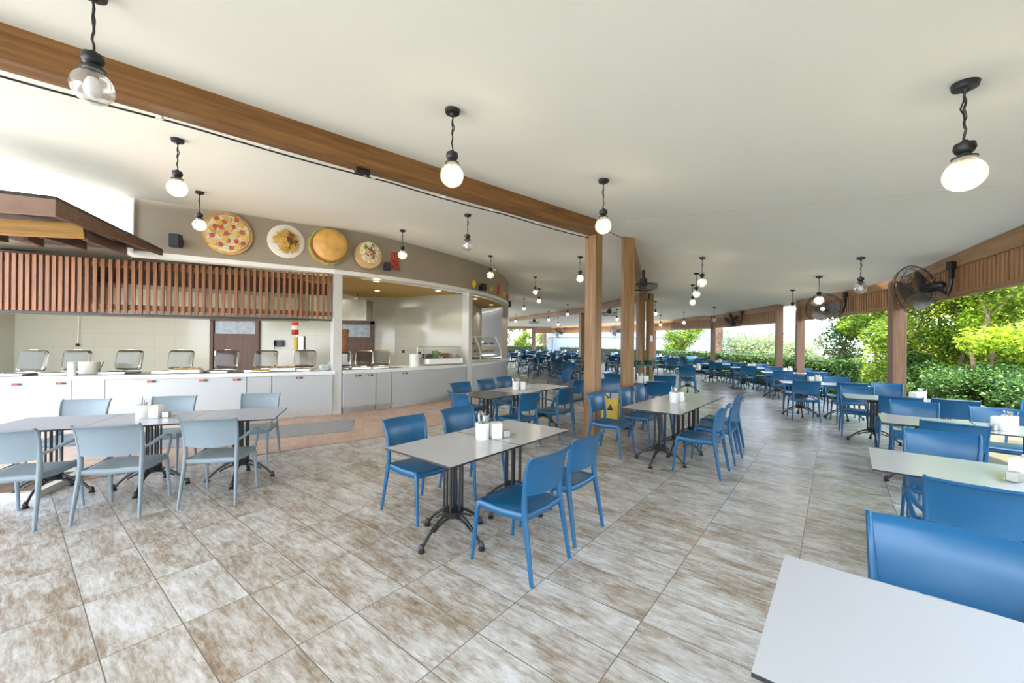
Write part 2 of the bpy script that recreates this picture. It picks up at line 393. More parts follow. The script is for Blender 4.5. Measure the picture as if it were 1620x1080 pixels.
# planter opening with curb under the grey tables
e = empty('planter', (*at(20, 772)[:2], 0), R(20)); tag(e, 'low square planter edge with soil beneath the far end of the grey tables', 'planter')
m = MB(); s_ = .42
for sx_, sy_, dx_, dy_ in ((0, 1, 1, .07), (0, -1, 1, .07), (1, 0, .07, .93), (-1, 0, .07, .93)):
    m.box((sx_ * (s_ - .035), sy_ * (s_ - .035), .03), (dx_ * 2 * s_ if dx_ == 1 else dx_, dy_ if dy_ == .07 else dy_ * 2 * s_ - .07, .06))
m.build('curb', stone, e)
m = MB(); m.box((0, 0, .016), (.70, .70, .03)); m.build('soil', soil, e)

# ------------------------------------------------------------ ceiling beams, posts
def beam_run(name, pts, label, wd=.16, ht=.2, mat=wood_x, group=None, seat=.0):
    """level-ish timber under the ceiling, one piece per bay"""
    out = []
    for a, b in zip(pts, pts[1:]):
        o = bar(name, (a[0], a[1], a[2] - ht / 2 - seat), (b[0], b[1], b[2] - ht / 2 - seat), wd, ht, mat)
        out.append(o)
    return out
pa, pb = Vector((*I[0], 3.31)), Vector((*I[1], 3.31)); pe = Vector((*I[3], 3.31))
split = at(577, 262, 3.11); split.z = 3.31
split = pb + (pe - pb).normalized() * (Vector((split.x, split.y, 3.31)) - pb).length
o = bar('ceiling_beam', pa - Vector((0, 0, .1)), split - Vector((0, 0, .1)), .17, .22, wood_x); tag(o, 'long brown ceiling beam running to the upper left, with a cable under it', 'beam')
o = bar('ceiling_beam', split - Vector((0, 0, .1)), pe - Vector((0, 0, .1)), .17, .22, wood_x); tag(o, 'shorter brown ceiling beam ending on the front wooden post', 'beam')
def post(name, x, y, ztop, wx, wy, ang, mat, label, foot=True):
    e = empty(name, (x, y, 0), R(ang)); tag(e, label, 'post')
    m = MB(); m.box((0, 0, ztop / 2 + .02), (wx, wy, ztop - .04)); m.build('shaft', mat, e, bevel=.006)
    m = MB(); m.box((0, 0, .02), (wx * .8, wy * .8, .04)); m.build('foot_plate', iron, e)
    return e
post('wooden_post', 1.235, 6.17, 3.13, .165, .2, 41, post_z, 'front wooden post carrying the end of the long ceiling beam')
p2 = at(994, 378, 3.28)
post('wooden_post', p2.x, p2.y, 3.31, .19, .17, 0, post_z, 'wooden post second from the front, standing alone right of the beam end')
p3 = Vector((*I[5], 0)); 
post('wooden_post', p3.x - .16, p3.y + .05, 3.13, .22, .2, 12, post_z, 'left one of the joined pair of inner posts under a ceiling fan')
o = post('wooden_post', p3.x + .1, p3.y - .1, 3.13, .16, .2, 12, post_z, 'right one of the joined pair of inner posts, with a small white box on it')
m = MB(); m.box((0, -.11, 1.62), (.09, .03, .2)); m.build('switch_box', china, o)
p4 = Vector((*I[6], 0)); post('wooden_post', p4.x, p4.y, 3.1, .22, .22, 20, post_z, 'distant inner wooden post seen just left of the front post')
p5 = Vector((*I[7], 0))
def ibeam(a, b, za, zb, label):
    o = bar('ceiling_beam', (a[0], a[1], za - .12), (b[0], b[1], zb - .12), .16, .22, post_x); tag(o, label, 'beam')
ibeam(p2, p3, 3.3, 3.12, 'pale brown inner beam running back from the second post to the post pair')
ibeam(p3, p4, 3.12, 3.1, 'distant inner beam between the post pair and the far inner post')
ibeam(p4, p5, 3.1, 3.1, 'farthest inner beam running left above the garden opening')

# outer side: posts, beams and slatted valances
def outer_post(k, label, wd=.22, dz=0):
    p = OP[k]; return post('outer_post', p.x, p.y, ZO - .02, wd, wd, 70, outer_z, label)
outer_post('b', 'outer wooden post beside the largest black fan, trees behind it', .20)
outer_post('c', 'outer wooden post on the right side of the narrow open gap', .185)
outer_post('d', 'outer wooden post on the left side of the narrow open gap', .185)
outer_post('e', 'outer wooden post halfway along the hedge, left of the angled fan', .2)
outer_post('f', 'far outer wooden post beside the end of the clipped hedge', .22)
outer_post('g', 'farthest outer post by the palm garden', .3)
def valance(a, b, label, zt=ZO, h=.60, pitch=.085):
    a = Vector((a[0], a[1], 0)); b = Vector((b[0], b[1], 0)); d = b - a; L = d.length
    e = empty('slatted_valance', (a.x, a.y, 0), math.atan2(d.y, d.x)); tag(e, label, 'slatted screen', 'slatted wooden valances along the outer eave')
    m = MB(); m.box((L / 2, 0, zt - .10), (L, .12, .2)); m.build('top_beam', post_x, e, bevel=.005)
    m = MB(); m.box((L / 2, 0, zt - h + .035), (L, .06, .07)); m.build('bottom_rail', post_x, e, bevel=.003)
    m = MB(); n = int(L / pitch)
    for i in range(n): m.box(((i + .5) * L / n, -.0, zt - .2 - (h - .27) / 2), (pitch * .55, .05, h - .27))
    m.build('slats', slat_v, e)
    m = MB(); m.box((L / 2, -.035, zt - .2 - (h - .27) / 2), (L, .012, h - .27)); m.build('backing_board', dark_x, e)
    return e
slat_v = wood('valance_slat_z', (.20, .09, .035), (.33, .17, .07), (.45, .26, .12), 'Z')
oa0 = OP['a'] + (OP['a'] - OP['b']) * .35
valance(oa0, OP['b'], 'slatted wooden valance nearest the camera, at the right edge of the picture')
oz = [Vector((.6, -.9, ZO)), Vector((3.2, 1.65, ZO))]  # unseen eave runs, continued here to cut sky light from the right
valance((-2.8, -4.6), oz[0], 'slatted wooden valance behind the camera, outside the picture')
valance(oz[0], oz[1], 'slatted wooden valance over the camera side, outside the picture')
valance(oz[1], oa0, 'slatted wooden valance just beyond the right edge of the picture')
valance(OP['b'], OP['c'], 'slatted wooden valance between the post with the big fan and the open gap')
valance(OP['d'], OP['e'], 'slatted wooden valance left of the open gap, with the angled fan')
valance(OP['e'], OP['f'], 'slatted wooden valance behind the row of small pendants, left of mid hedge post')
far0 = at(1009, 511.5, ZO); far0 = Vector((OP['f'].x - .2, OP['f'].y + 2.6, ZO))
valance(far0, OP['g'], 'distant slatted valance seen through the inner posts')
gg = OP['g'] + Vector((-10, 1.5, 0))
o = bar('eave_beam', (OP['g'].x, OP['g'].y, ZO - .1), (gg.x, gg.y, ZO - .1), .16, .2, post_x); tag(o, 'farthest eave beam left of the distant valance', 'beam')

# cable, clips, conduit and sensor on the long beam
bd = (pe - pa).normalized(); bnrm = Vector((-bd.y, bd.x, 0))
m = MB(); L = (pe - pa).length; k = 0; pts = []
for i in range(0, 61):
    t = i / 60; p = pa + (pe - pa) * t + bnrm * .10
    p.z = 3.31 - .235 - .014 * abs(math.sin(t * 22)); pts.append(p)
m.tube(pts, .007, 6); cab = m.build('beam_cable', black); tag(cab, 'thin black cable clipped along the underside edge of the long ceiling beam', 'cable')
for t in (.42, .48, .56, .62, .70, .77, .83, .9, .96):
    p = pa + (pe - pa) * t + bnrm * .09; m = MB(); m.box((p.x, p.y, 3.075), (.05, .02, .02)); m.build('cable_clip', china, cab)
q0, q1 = on_ceiling(-40, 35), on_ceiling(634, 248)
m = MB(); m.tube([q0 - Vector((-.02, 0, .012)), q1 - Vector((-.02, 0, .012))], .013, 4); tag(m.build('cable_conduit', china), 'slim white cable conduit running along the top of the long ceiling beam', 'conduit')
e = empty('motion_sensor', split + Vector((0, 0, -.22)) , math.atan2(bd.y, bd.x)); tag(e, 'small black box fixed beneath the joint of the long ceiling beam', 'sensor')
m = MB(); m.box((0, .0, -.018), (.13, .06, .05)); m.build('housing', black, e, bevel=.006)
m = MB(); m.tube([(.03, 0, -.042), (.03, 0, -.05)], .016, 10); m.build('lens', steelr, e)
# ceiling joint
pts = [on_ceiling(990 + (1640 - 990) * i / 14, 350 + (288 - 350) * i / 14) for i in range(15)]
m = MB(); m.tube([p + Vector((0, 0, .004)) for p in pts if p], .007, 4); struct('trim_1', m.build('trim_1', plain('ceiling_joint', (.5, .48, .43), .8)))
m = MB(); pts = [on_ceiling(962 + (990 - 962) * i / 6, 365 + (378 - 365) * i / 6) for i in range(7)]
m.tube([p - Vector((0, 0, .012)) for p in pts if p], .006, 5); tag(m.build('ceiling_cable', black), 'short black cable crossing the ceiling between the first two posts', 'cable')

# ------------------------------------------------------------ pendants
def make_pendant(lit):
    e = empty('pendant_lamp')
    m = MB(); m.lathe([(0, 0), (.052, 0), (.055, -.006), (.05, -.03), (.02, -.036), (.012, -.05), (0, -.05)], n=18); m.build('canopy', iron, e, smooth=True)
    m = MB(); pts = [(.004 * math.sin(i * 1.9), .004 * math.cos(i * 1.5), -.045 - i * .022) for i in range(13)]
    m.tube(pts, .0055, 6)
    m.tube([(.0, .0, -.05), (.006, .004, -.1), (.016, 0, -.13), (.004, -.004, -.16), (0, 0, -.2)], .004, 5)
    m.build('cord', iron, e)
    z = -.31
    m = MB(); m.lathe([(0, z + .015), (.014, z + .012), (.016, z), (.04, z - .004), (.044, z - .03), (.036, z - .048), (.026, z - .056), (.028, z - .068), (.05, z - .074), (.05, z - .082), (.022, z - .085), (.022, z - .12), (0, z - .12)], n=20); m.build('lamp_holder', iron, e, smooth=True)
    gz = z - .165; rr = .083; prof = [(.045, z - .080), (.043, z - .092)]
    for i in range(3, 17): a = math.pi * i / 16; prof.append((rr * math.sin(a), gz + rr * .98 * math.cos(a)))
    m = MB(); m.lathe(prof, n=28); m.build('globe', globe_m, e, smooth=True)
    m = MB(); prof = [(.018, z - .118), (.03, z - .145), (.036, z - .175), (.03, z - .2), (.016, z - .213), (0, z - .216)]
    m.lathe(prof, n=16); m.build('bulb', bulb_on if lit else bulb_off, e, smooth=True)
    remember(e)
    return e
pen_on, pen_off = make_pendant(True), make_pendant(False)
PEN = [
 (148, -14, 0, 'unlit globe pendant largest at the upper left corner, before the long beam'),
 (281, 220, 1, 'globe pendant just behind the long beam, above the pizza sign'),
 (316, 303, 1, 'globe pendant hanging over the black speaker beside the pizza sign'),
 (716, 173, 1, 'lit globe pendant hanging just right of the long beam, top centre'),
 (955, 284, 1, 'lit globe pendant hanging in front of the first wooden post top'),
 (1527, 131, 1, 'lit globe pendant hanging alone at the upper right'),
 (740, 339, 0, 'unlit globe pendant between the long beam and the taupe wall'),
 (637, 364, 1, 'lit globe pendant before the red kebab sign on the taupe wall'),
 (776, 404, 1, 'lit globe pendant before the fruit signs on the taupe wall end'),
 (918, 406, 1, 'lit globe pendant just left of the front wooden post'),
 (1111, 407, 1, 'lit globe pendant, biggest of the three overlapping right of the inner posts'),
 (1102, 432, 1, 'lit globe pendant, middle of the three overlapping right of the inner posts'),
 (1096, 450, 1, 'lit globe pendant, smallest of the three overlapping right of the inner posts'),
 (1362, 407, 0, 'unlit globe pendant hanging left of the largest black fan'),
 (1296, 437, 1, 'lit globe pendant hanging in front of the fan beside the open gap'),
 (1254, 458, 1, 'lit globe pendant hanging in the narrow open gap of the outer posts'),
 (1130, 486, 0, 'unlit globe pendant before the outer post beside the hedge'),
 (1082, 493, 1, 'small globe pendant before the slatted valance, left of the mid hedge post'),
 (1045, 498, 1, 'small globe pendant at the left end of the hedge valance'),
 (1037, 476, 1, 'small globe pendant close to the right of the inner post pair'),
 (847, 438, 1, 'small lit pendant with long cord, left one of the pair right of the taupe wall'),
 (853, 456, 1, 'small lit pendant lower one of the pair right of the taupe wall'),
 (829, 472, 1, 'tiny pendant nearest the rounded end of the taupe wall'),
 (898, 481, 1, 'small lit pendant left of the front post, above the far beam'),
 (868, 492, 1, 'tiny pendant hanging before the farthest inner beam'),
 (976, 489, 1, 'small pendant seen between the first two wooden posts'),
 (816, 496, 1, 'tiny pendant hanging at the far left garden opening'),
 (883, 501, 1, 'tiny pendant behind the farthest inner beam'),
]
for px, py, lit, lab in PEN:
    p = on_ceiling(px, py)
    if not p: print('PENDANT MISS', px, py); continue
    o = clone(pen_on if lit else pen_off, p, R(random.uniform(0, 360))); tag(o, lab, 'pendant lamp', 'globe pendants under the ceiling')

# ------------------------------------------------------------ fans
def wall_fan(br, hub, ax, Rr, label):
    """bracket point, guard centre, blowing direction, guard radius"""
    br, hub, ax = Vector(br), Vector(hub), Vector(ax).normalized()
    e = empty('wall_fan', br); tag(e, label, 'fan', 'black wall fans under the roof'); k = Rr / .36
    rot = ax.to_track_quat('Z', 'Y').to_matrix(); hl = hub - br
    def T(p): return hl + rot @ Vector(p)
    mt = T((0, 0, -.16 * k))
    m = MB(); m.box((0, 0, 0), (.07, .07, .11)); m.box((.0, 0, -.11), (.045, .045, .13)); m.build('bracket', black, e, bevel=.004)
    m = MB(); el = Vector((0, 0, min(mt.z, -.3) - .06)); m.tube([(0, 0, -.15), el + Vector((0, 0, .12)), el + mt * .12, mt * .5 + el * .5, mt + Vector((0, 0, -.07)), mt], .02 * k, 8); m.build('arm', black, e, smooth=True)
    m = MB(); m.tube([T((0, 0, -.34 * k)), T((0, 0, -.31 * k)), T((0, 0, -.10 * k)), T((0, 0, -.06 * k))], [.03 * k, .055 * k, .058 * k, .04 * k], 16); m.build('motor', black, e, smooth=True)
    m = MB()
    for zz, rr in ((-.05, .9), (.0, 1.0), (.06, .93), (.1, .66), (-.07, .5), (.115, .35)):
        m.tube([T((Rr * rr * math.cos(a), Rr * rr * math.sin(a), zz * k)) for a in [2 * math.pi * i / 40 for i in range(41)]], .0065 * k if rr == 1 else .0035 * k, 5, cap=False)
    for i in range(48):
        a = 2 * math.pi * i / 48; c, s_ = math.cos(a), math.sin(a)
        m.tube([T((q * Rr * c, q * Rr * s_, z * k)) for q, z in ((.1, .12), (.35, .115), (.66, .1), (.93, .06), (1, 0), (.9, -.05), (.5, -.07), (.15, -.08))], .0022 * k, 4)
    m.build('guard', black, e)
    m = MB()
    for i in range(3):
        a0 = 2 * math.pi * i / 3; vs = []; fs = []
        for j in range(5):
            r_ = Rr * (.15 + .68 * j / 4); wv = .3 + .35 * math.sin(math.pi * (j + 1) / 6)
            for q, da in enumerate((-wv, 0, wv)): vs.append(T((r_ * math.cos(a0 + da), r_ * math.sin(a0 + da), (.01 + .03 * (q - 1)) * k)))
        for j in range(4):
            for q in range(2): fs.append((j * 3 + q, j * 3 + q + 1, j * 3 + q + 4, j * 3 + q + 3))
        m.add(vs, fs)
    m.build('blades', plain('grey_blade', (.22, .22, .22), .35, .6), e, smooth=True)
    m = MB(); m.tube([T((0, 0, .118 * k)), T((0, 0, .135 * k))], Rr * .14, 18); m.build('badge', steelr, e)
    return e
def on_out(a, b, px, py, inset=.12):
    """point just inside the valance plane a-b behind a picture point"""
    a, b = Vector((a[0], a[1])), Vector((b[0], b[1])); d = (b - a).normalized(); nl = Vector((-d.y, d.x)); a = a + nl * inset
    rx, rz = ray(px, py); Y = (a.x * d.y - a.y * d.x) / (rx * d.y - d.x); return Vector((rx * Y, Y, CAM_H + rz * Y))
b1 = on_out(oa0, OP['b'], 1505, 420); wall_fan(b1, atY(1449, 459, b1.y + .55), (-.15, 1, -.12), .37, 'largest black wall fan, seen from behind beside the outer post at right')
b2 = on_out(OP['b'], OP['c'], 1337, 466); wall_fan(b2, atY(1303, 488, b2.y - .1), (-.75, -.75, -.12), .33, 'black wall fan with light hub facing the camera, right of the open gap')
b3 = on_out(OP['d'], OP['e'], 1173, 494); wall_fan(b3, atY(1156, 506, b3.y + .6), (-.35, .9, -.3), .33, 'black wall fan tilted on its arm, left of the open gap')
b4 = on_out(far0, OP['g'], 893, 519); wall_fan(b4, b4 + Vector((-.5, -.3, -.35)), (-.4, -.9, -.2), .4, 'distant black fan on the far valance, left of the front post')
b5 = on_out(far0, OP['g'], 985, 515); wall_fan(b5, b5 + Vector((-.5, -.3, -.35)), (-.4, -.9, -.2), .4, 'distant black fan on the far valance, between the two front posts')
def ceiling_fan(x, y, z, label, s=1):
    e = empty('orbit_fan', (x, y, z)); tag(e, label, 'fan', 'downward fans under the inner beam')
    m = MB(); m.tube([(0, 0, .3), (0, 0, .08)], .03, 8); m.build('stem', black, e)
    m = MB(); m.tube([(0, 0, .12), (0, 0, .1), (0, 0, -.04), (0, 0, -.06)], [.04, .08, .085, .04], 16); m.build('motor', black, e, smooth=True)
    m = MB()
    for rr, zz in ((.3, -.06), (.29, -.11), (.2, -.14), (.3, -.02)):
        m.tube([(rr * math.cos(a), rr * math.sin(a), zz) for a in [2 * math.pi * i / 30 for i in range(31)]], .004, 5, cap=False)
    for i in range(28):
        a = 2 * math.pi * i / 28; c, s_ = math.cos(a), math.sin(a)
        m.tube([(.08 * c, .08 * s_, 0), (.3 * c, .3 * s_, -.03), (.3 * c, .3 * s_, -.08), (.2 * c, .2 * s_, -.14), (.03 * c, .03 * s_, -.15)], .002, 4)
    m.build('guard', black, e)
    e.scale = (s,) * 3
    return e
ib = (p3 - Vector((p2.x, p2.y, 0)))
pf = Vector((p2.x, p2.y, 0)) + ib * .42
pf = atY(1018, 452, 9.0); ceiling_fan(pf.x, pf.y, ceil_z(pf.x, pf.y) - .42, 'black downward fan beneath the inner beam, close to the second post')
pf = atY(964, 493, 17.5); ceiling_fan(pf.x, pf.y, 2.78, 'black downward fan half hidden behind the front post', 1.1)
pf = atY(845, 508, 25); ceiling_fan(pf.x, pf.y, 2.72, 'distant downward fan over the crowd of blue chairs', 1.1)

# ------------------------------------------------------------ kitchen building
m = MB(); m.ribbon(FAS, -.2, 0, 2.87, 3.72); struct('wall_front', m.build('wall_front', taupe, smooth=False))
m = MB(); m.ribbon([(-6.02, 6.33), (-4.8, 7.14), (-3.9, 7.74)] + arc(A0, 40, 26), -.22, .012, 2.79, 2.868); struct('trim_2', m.build('trim_2', plaster))
m = MB(); m.box((0, 0, 0), (.1, .3, .9)); o = m.build('trim_3', plaster); o.location = (-6.06, 6.42, 3.27); o.rotation_euler = (0, 0, R(34)); struct('trim_3', o)
def column(x, y, ang, wd, label_, z1=2.79):
    m = MB(); m.box((0, 0, z1 / 2), (wd, .22, z1)); o = m.build('wall_column', plain('column_paint', (.62, .61, .57), .45, var=.015), bevel=.004); o.location = (x, y, 0); o.rotation_euler = (0, 0, R(ang)); struct('wall_column', o)
c1 = at(531.5, 655); column(c1.x - .05, c1.y + .09, 38, .165, '')
a2 = -30.6
def on_arc(px):   # point of the counter arc on the viewing line px
    rx = ray(px, 560)[0]; b_ = None
    for i in range(0, 900):
        a = -60 + i * .1; x = CC.x + CR * math.cos(R(a)); y = CC.y + CR * math.sin(R(a))
        if x / y >= rx: return a, x, y
    return a, x, y
aA, xA, yA = on_arc(541); aB, xB, yB = on_arc(742); aC, xC, yC = on_arc(802)
print('arc angles', aA, aB, aC)
column(xB - .07, yB + .08, aB + 90, .17, '')
# rounded end wall beyond the last opening
twall = tile_wall_mat('white_wall_tiles', (.49, .495, .41)); twall2 = tile_wall_mat('cream_wall_tiles', (.42, .38, .32), .6, .6, .5)
m = MB(); m.ribbon(arc(aC + 3, 40, 14), -.2, 0, 0, 2.79); struct('wall_end', m.build('wall_end', twall2))
YB = 12.0
def wall(name, a, b, z0, z1, mat, th=.1):
    a, b = Vector((*a, 0)), Vector((*b, 0)); L = (b - a).length
    m = MB(); m.box((L / 2, th / 2, (z0 + z1) / 2), (L, th, z1 - z0)); o = m.build(name, mat); o.location = a; o.rotation_euler = (0, 0, math.atan2((b - a).y, (b - a).x)); return struct(name, o)
XC = ray(625.5, 470)[0] * YB
wall('wall_back', (-16, YB), (XC, YB), 0, 3.0, twall)
wall('wall_right', (XC, YB), (xB - .12, yB + .12), 0, 2.8, twall)
wall('wall_left', (-14.75, 5.5), (-14.75, YB), 0, 3.0, twall)
m = MB(); m.ribbon(arc(aB + 1, 38, 16, CR - 1.0), -.1, 0, 0, 2.75); struct('wall_inner', m.build('wall_inner', twall2))
# partition between left kitchen and right bay
# kitchen ceilings
m = MB(); pp = arc(aA - .5, aC + 6, 14, CR - .2); pp = [(x, y) for x, y in pp]
m.add([(x, y, 2.76) for x, y in pp] + [(-8, 19.5, 2.76), (-8, YB, 2.76), (c1.x - 1.2, YB, 2.76), (c1.x - 1.0, 8.2, 2.76)], [tuple(range(len(pp) + 4))]); struct('ceiling', m.build('ceiling', mustard))
m = MB(); m.add([(-3.75, 8.0, 3.0), (-6.3, 6.35, 3.0), (-9.5, 5.8, 3.0), (-16, 5.8, 3.0), (-16, 12.1, 3.0), (-3.75, 12.1, 3.0)], [tuple(range(6))]); struct('ceiling', m.build('ceiling', plain('kitchen_ceiling', (.50, .47, .38), .7)))
# roof over the kitchen block, seen only from outside
m = MB(); m.add([(x, y, 3.74) for x, y in FAS] + [(-12, 26, 3.74), (-7.5, 12, 3.74)], [tuple(range(len(FAS) + 2))]); struct('roof', m.build('roof', plaster))

# counter
LP = [(-9.4, 5.55), (-7.9, 6.12), (-6.45, 6.70), (-4.85, 7.30), (-3.50, 8.02)]
RP = arc(aA + .3, aB - .6, 10, CR - .03); TP = arc(aB + .8, aC + 2.4, 8, CR - .03)
def ctr(path, label, group='white counter fronts'):
    e = empty('serving_counter', (path[0][0], path[0][1], 0)); tag(e, label, 'counter', group)
    o0 = Vector((path[0][0], path[0][1])); loc = [(p[0] - o0.x, p[1] - o0.y) for p in path]
    m = MB(); m.ribbon(loc, -.78, -.04, .0, .13); m.build('plinth', steelr, e)
    m = MB(); m.ribbon(loc, -.80, 0, .13, .80); m.build('front_panel', cabw, e)
    return e, loc
def cut(path, pa_, pb_):
    """piece of a plan path seen between picture columns pa_ and pb_"""
    def hit(px):
        rx = ray(px, 600)[0]
        for (x0, y0), (x1, y1) in zip(path, path[1:]):
            f0, f1 = x0 - rx * y0, x1 - rx * y1
            if f0 <= 0 <= f1 or f1 <= 0 <= f0: t = f0 / (f0 - f1); return (x0 + (x1 - x0) * t, y0 + (y1 - y0) * t)
        return path[0] if (path[0][0] - rx * path[0][1]) > 0 else path[-1]
    A_, B_ = hit(pa_), hit(pb_)
    mid = [p for p in path if A_[0] + .05 < p[0] < B_[0] - .05]
    return [A_] + mid + [B_]
def display(e, px, path, origin):
    p = cut(path, px, px + 8)[0]; q = cut(path, px, px + 8)[-1]; d = Vector((q[0] - p[0], q[1] - p[1], 0)).normalized(); ang = math.atan2(d.y, d.x)
    rot = Matrix.Rotation(ang, 3, 'Z'); c = Vector((p[0] - origin[0], p[1] - origin[1], .755)) + rot @ Vector((0, -.004, 0))
    m = MB(); m.box(c, (.115, .012, .035), rot); o = m.build('temperature_display', black, e)
    for k in (-.03, -.005):
        m = MB(); m.box(c + rot @ Vector((k, -.007, 0)), (.016, .003, .02), rot); m.build('led_digit', led, o)
    m = MB(); m.box(c + rot @ Vector((.075, -.003, .004)), (.05, .004, .008), rot); m.build('indicator_strip', plain('teal_light', (.05, .45, .3), .4), o)
segs = [(LP, -163, 113, [27, 97], 'white counter cabinet at the left edge, with two red displays'), (LP, 113, 166, [], 'narrow blank white counter cabinet behind the leftmost far grey chair'),
        (LP, 166, 390, [240, 322, 375], 'widest white counter cabinet behind the grey tables, with three red displays'), (LP, 390, 430, [], 'narrow blank white counter cabinet behind the rightmost far grey chair'), (LP, 430, 527, [474], 'white counter cabinet left of the white column, with one red display'),
        (RP, 541, 595, [567, 586], 'white counter cabinet right of the white column, with two red displays'), (RP, 595, 620, [], 'narrow blank white counter cabinet below the third glass lid of the right bay'), (RP, 620, 737, [641], 'curved white counter cabinet below the salad display case'), (TP, 748, 803, [], 'curved white counter end below the pastry display')]
for path, x0, x1, ds, lab in segs:
    p = cut(path, x0 + .6, x1 - .6) if path is not TP else TP
    e, loc = ctr(p, lab)
    for d in ds: display(e, d, path, p[0])
for path, lab in ((LP, 'long straight pale worktop carrying the row of chafing dishes'), (RP, 'curved pale worktop of the middle serving bay'), (TP, 'curved pale worktop under the pastry display')):
    m = MB(); m.ribbon(path, -.85, .03, .805, .87); tag(m.build('worktop', wtop, bevel=.004), lab, 'worktop')
# black hot-plate strips let into the worktop
m = MB(); m.ribbon([(p[0], p[1]) for p in LP[:-1]] + [(-4.0, 7.76)], -.62, -.12, .871, .879); tag(m.build('hot_plate', plain('black_glass', (.02, .02, .02), .12)), 'long black warming strip let into the left worktop', 'hot plate')
m = MB(); m.ribbon(arc(aA + 1, aA + 9, 5, CR - .03), -.62, -.12, .871, .879); tag(m.build('hot_plate', MATS['black_glass']), 'black warming strip let into the middle worktop', 'hot plate')

# chafing dishes
def make_dish():
    e = empty('chafing_dish')
    m = MB()
    for a, b in (((-.27, -.02), (.27, -.02)), ((-.27, -.38 + .36), (.27, -.02))): pass
    W2, D2 = .26, .19
    m.box((0, -D2, .012), (2 * W2, .03, .024)); m.box((0, D2, .012), (2 * W2, .03, .024)); m.box((-W2, 0, .012), (.03, 2 * D2 + .03, .024)); m.box((W2, 0, .012), (.03, 2 * D2 + .03, .024))
    m.box((0, 0, .006), (2 * W2, 2 * D2, .004)); m.build('pan', steel, e, bevel=.004)
    m = MB(); m.box((0, 0, .012), (2 * W2 - .06, 2 * D2 - .06, .012)); m.build('food', plain('stew', (.20, .11, .03), .5, var=.6, scale=30), e)
    # lid: rounded steel frame with a domed clear window, standing open
    tl = Matrix.Rotation(R(78), 3, 'X'); hinge = Vector((0, D2 + .02, .035))
    def rr(wx, wy, r, z, n=6):
        out = []
        for cx, cy, a0 in ((wx - r, wy - r, 0), (-wx + r, wy - r, 90), (-wx + r, -wy + r, 180), (wx - r, -wy + r, 270)):
            for i in range(n + 1): a = R(a0 + 90 * i / n); out.append(hinge + tl @ Vector((cx + r * math.cos(a), cy + r * math.sin(a) + .19, z)))
        return out
    l = [rr(.265, .185, .06, 0), rr(.262, .182, .06, .025), rr(.235, .155, .05, .045), rr(.195, .118, .035, .055)]
    n = len(l[0]); m = MB(); m.add([q for k in l[:3] for q in k], [(j * n + i, j * n + (i + 1) % n, (j + 1) * n + (i + 1) % n, (j + 1) * n + i) for j in range(2) for i in range(n)])
    fr = m.build('lid_frame', steel, e, smooth=True)
    m = MB(); m.add([q for k in l[2:] for q in k], [(i, (i + 1) % n, n + (i + 1) % n, n + i) for i in range(n)] + [tuple(range(n, 2 * n))]); m.build('lid_window', lid_m, e, smooth=True)
    m = MB(); a = hinge + tl @ Vector((-.07, .385, .02)); b = hinge + tl @ Vector((.07, .385, .02)); m.tube([a - tl @ Vector((0, .02, 0)), a, b, b - tl @ Vector((0, .02, 0))], .006, 6); m.build('lid_handle', steel, fr)
    m = MB(); m.box((0, D2 + .02, .02), (.16, .03, .04)); m.build('hinge', steel, e)
    remember(e); return e
dish0 = make_dish()
def path_at(path, px, off):
    q = cut(path, px - 4, px + 4); A_, B_ = Vector((*q[0], 0)), Vector((*q[-1], 0)); d = (B_ - A_).normalized()
    return (A_ + B_) / 2 + Vector((-d.y, d.x, 0)) * off, math.atan2(d.y, d.x)
DL = [(-4, 'open chafing dish cut by the left edge of the picture'), (74, 'open chafing dish left of the white paper roll'), (167, 'open chafing dish right of the white pot'), (256, 'open chafing dish left of the bread tray'), (336, 'open chafing dish in front of the brown kitchen door'),
      (410, 'open chafing dish right of the brown kitchen door, fries in front'), (477, 'open chafing dish nearest the white column, on its left')]
for px, lab in DL:
    p, a = path_at(LP, px, .42); o = clone(dish0, (p.x, p.y, .881), a * .35); tag(o, lab, 'chafing dish', 'chafing dishes with open clear lids'); o.scale = (.80, .9, .95)
for px, lab in ((549, 'open chafing dish right of the white column, beside the kebab spit'), (587, 'open chafing dish second from the white column in the middle bay'), (617, 'open chafing dish rightmost in the middle bay')):
    p, a = path_at(RP, px, .42); o = clone(dish0, (p.x, p.y, .881), R(12)); tag(o, lab, 'chafing dish', 'chafing dishes with open clear lids'); o.scale = (.70, .85, .92)

# kitchen doors
def kdoor(n_, px0, px1, ytop, Y, hgt=None):
    x0, x1 = ray(px0, ytop)[0] * Y, ray(px1, ytop)[0] * Y; zt = CAM_H + ray(px0, ytop)[1] * Y
    e = empty('door_%d' % n_, ((x0 + x1) / 2, Y - .03, 0)); e['kind'] = 'structure'; W_ = x1 - x0
    m = MB(); m.box((-W_ / 2 + .05, 0, zt / 2), (.1, .1, zt)); m.box((W_ / 2 - .05, 0, zt / 2), (.1, .1, zt)); m.box((0, 0, zt - .05), (W_, .1, .1)); m.build('door_frame', brown_door, e, bevel=.004)
    m = MB(); m.box((0, .01, (zt - .55) / 2), (W_ - .2, .05, zt - .55)); m.box((0, .0, zt - .52), (W_ - .2, .06, .08)); m.build('door_panel', brown_door, e)
    m = MB(); m.box((0, .01, zt - .29), (W_ - .24, .02, .36)); m.build('pane', frost, e)
    m = MB(); m.box((-W_ / 2 + .17, -.04, 1.05), (.03, .03, .14)); m.build('door_handle', steel, e)
kdoor(1, 335, 412, 502, YB); kdoor(2, 527, 592.5, 507, YB)

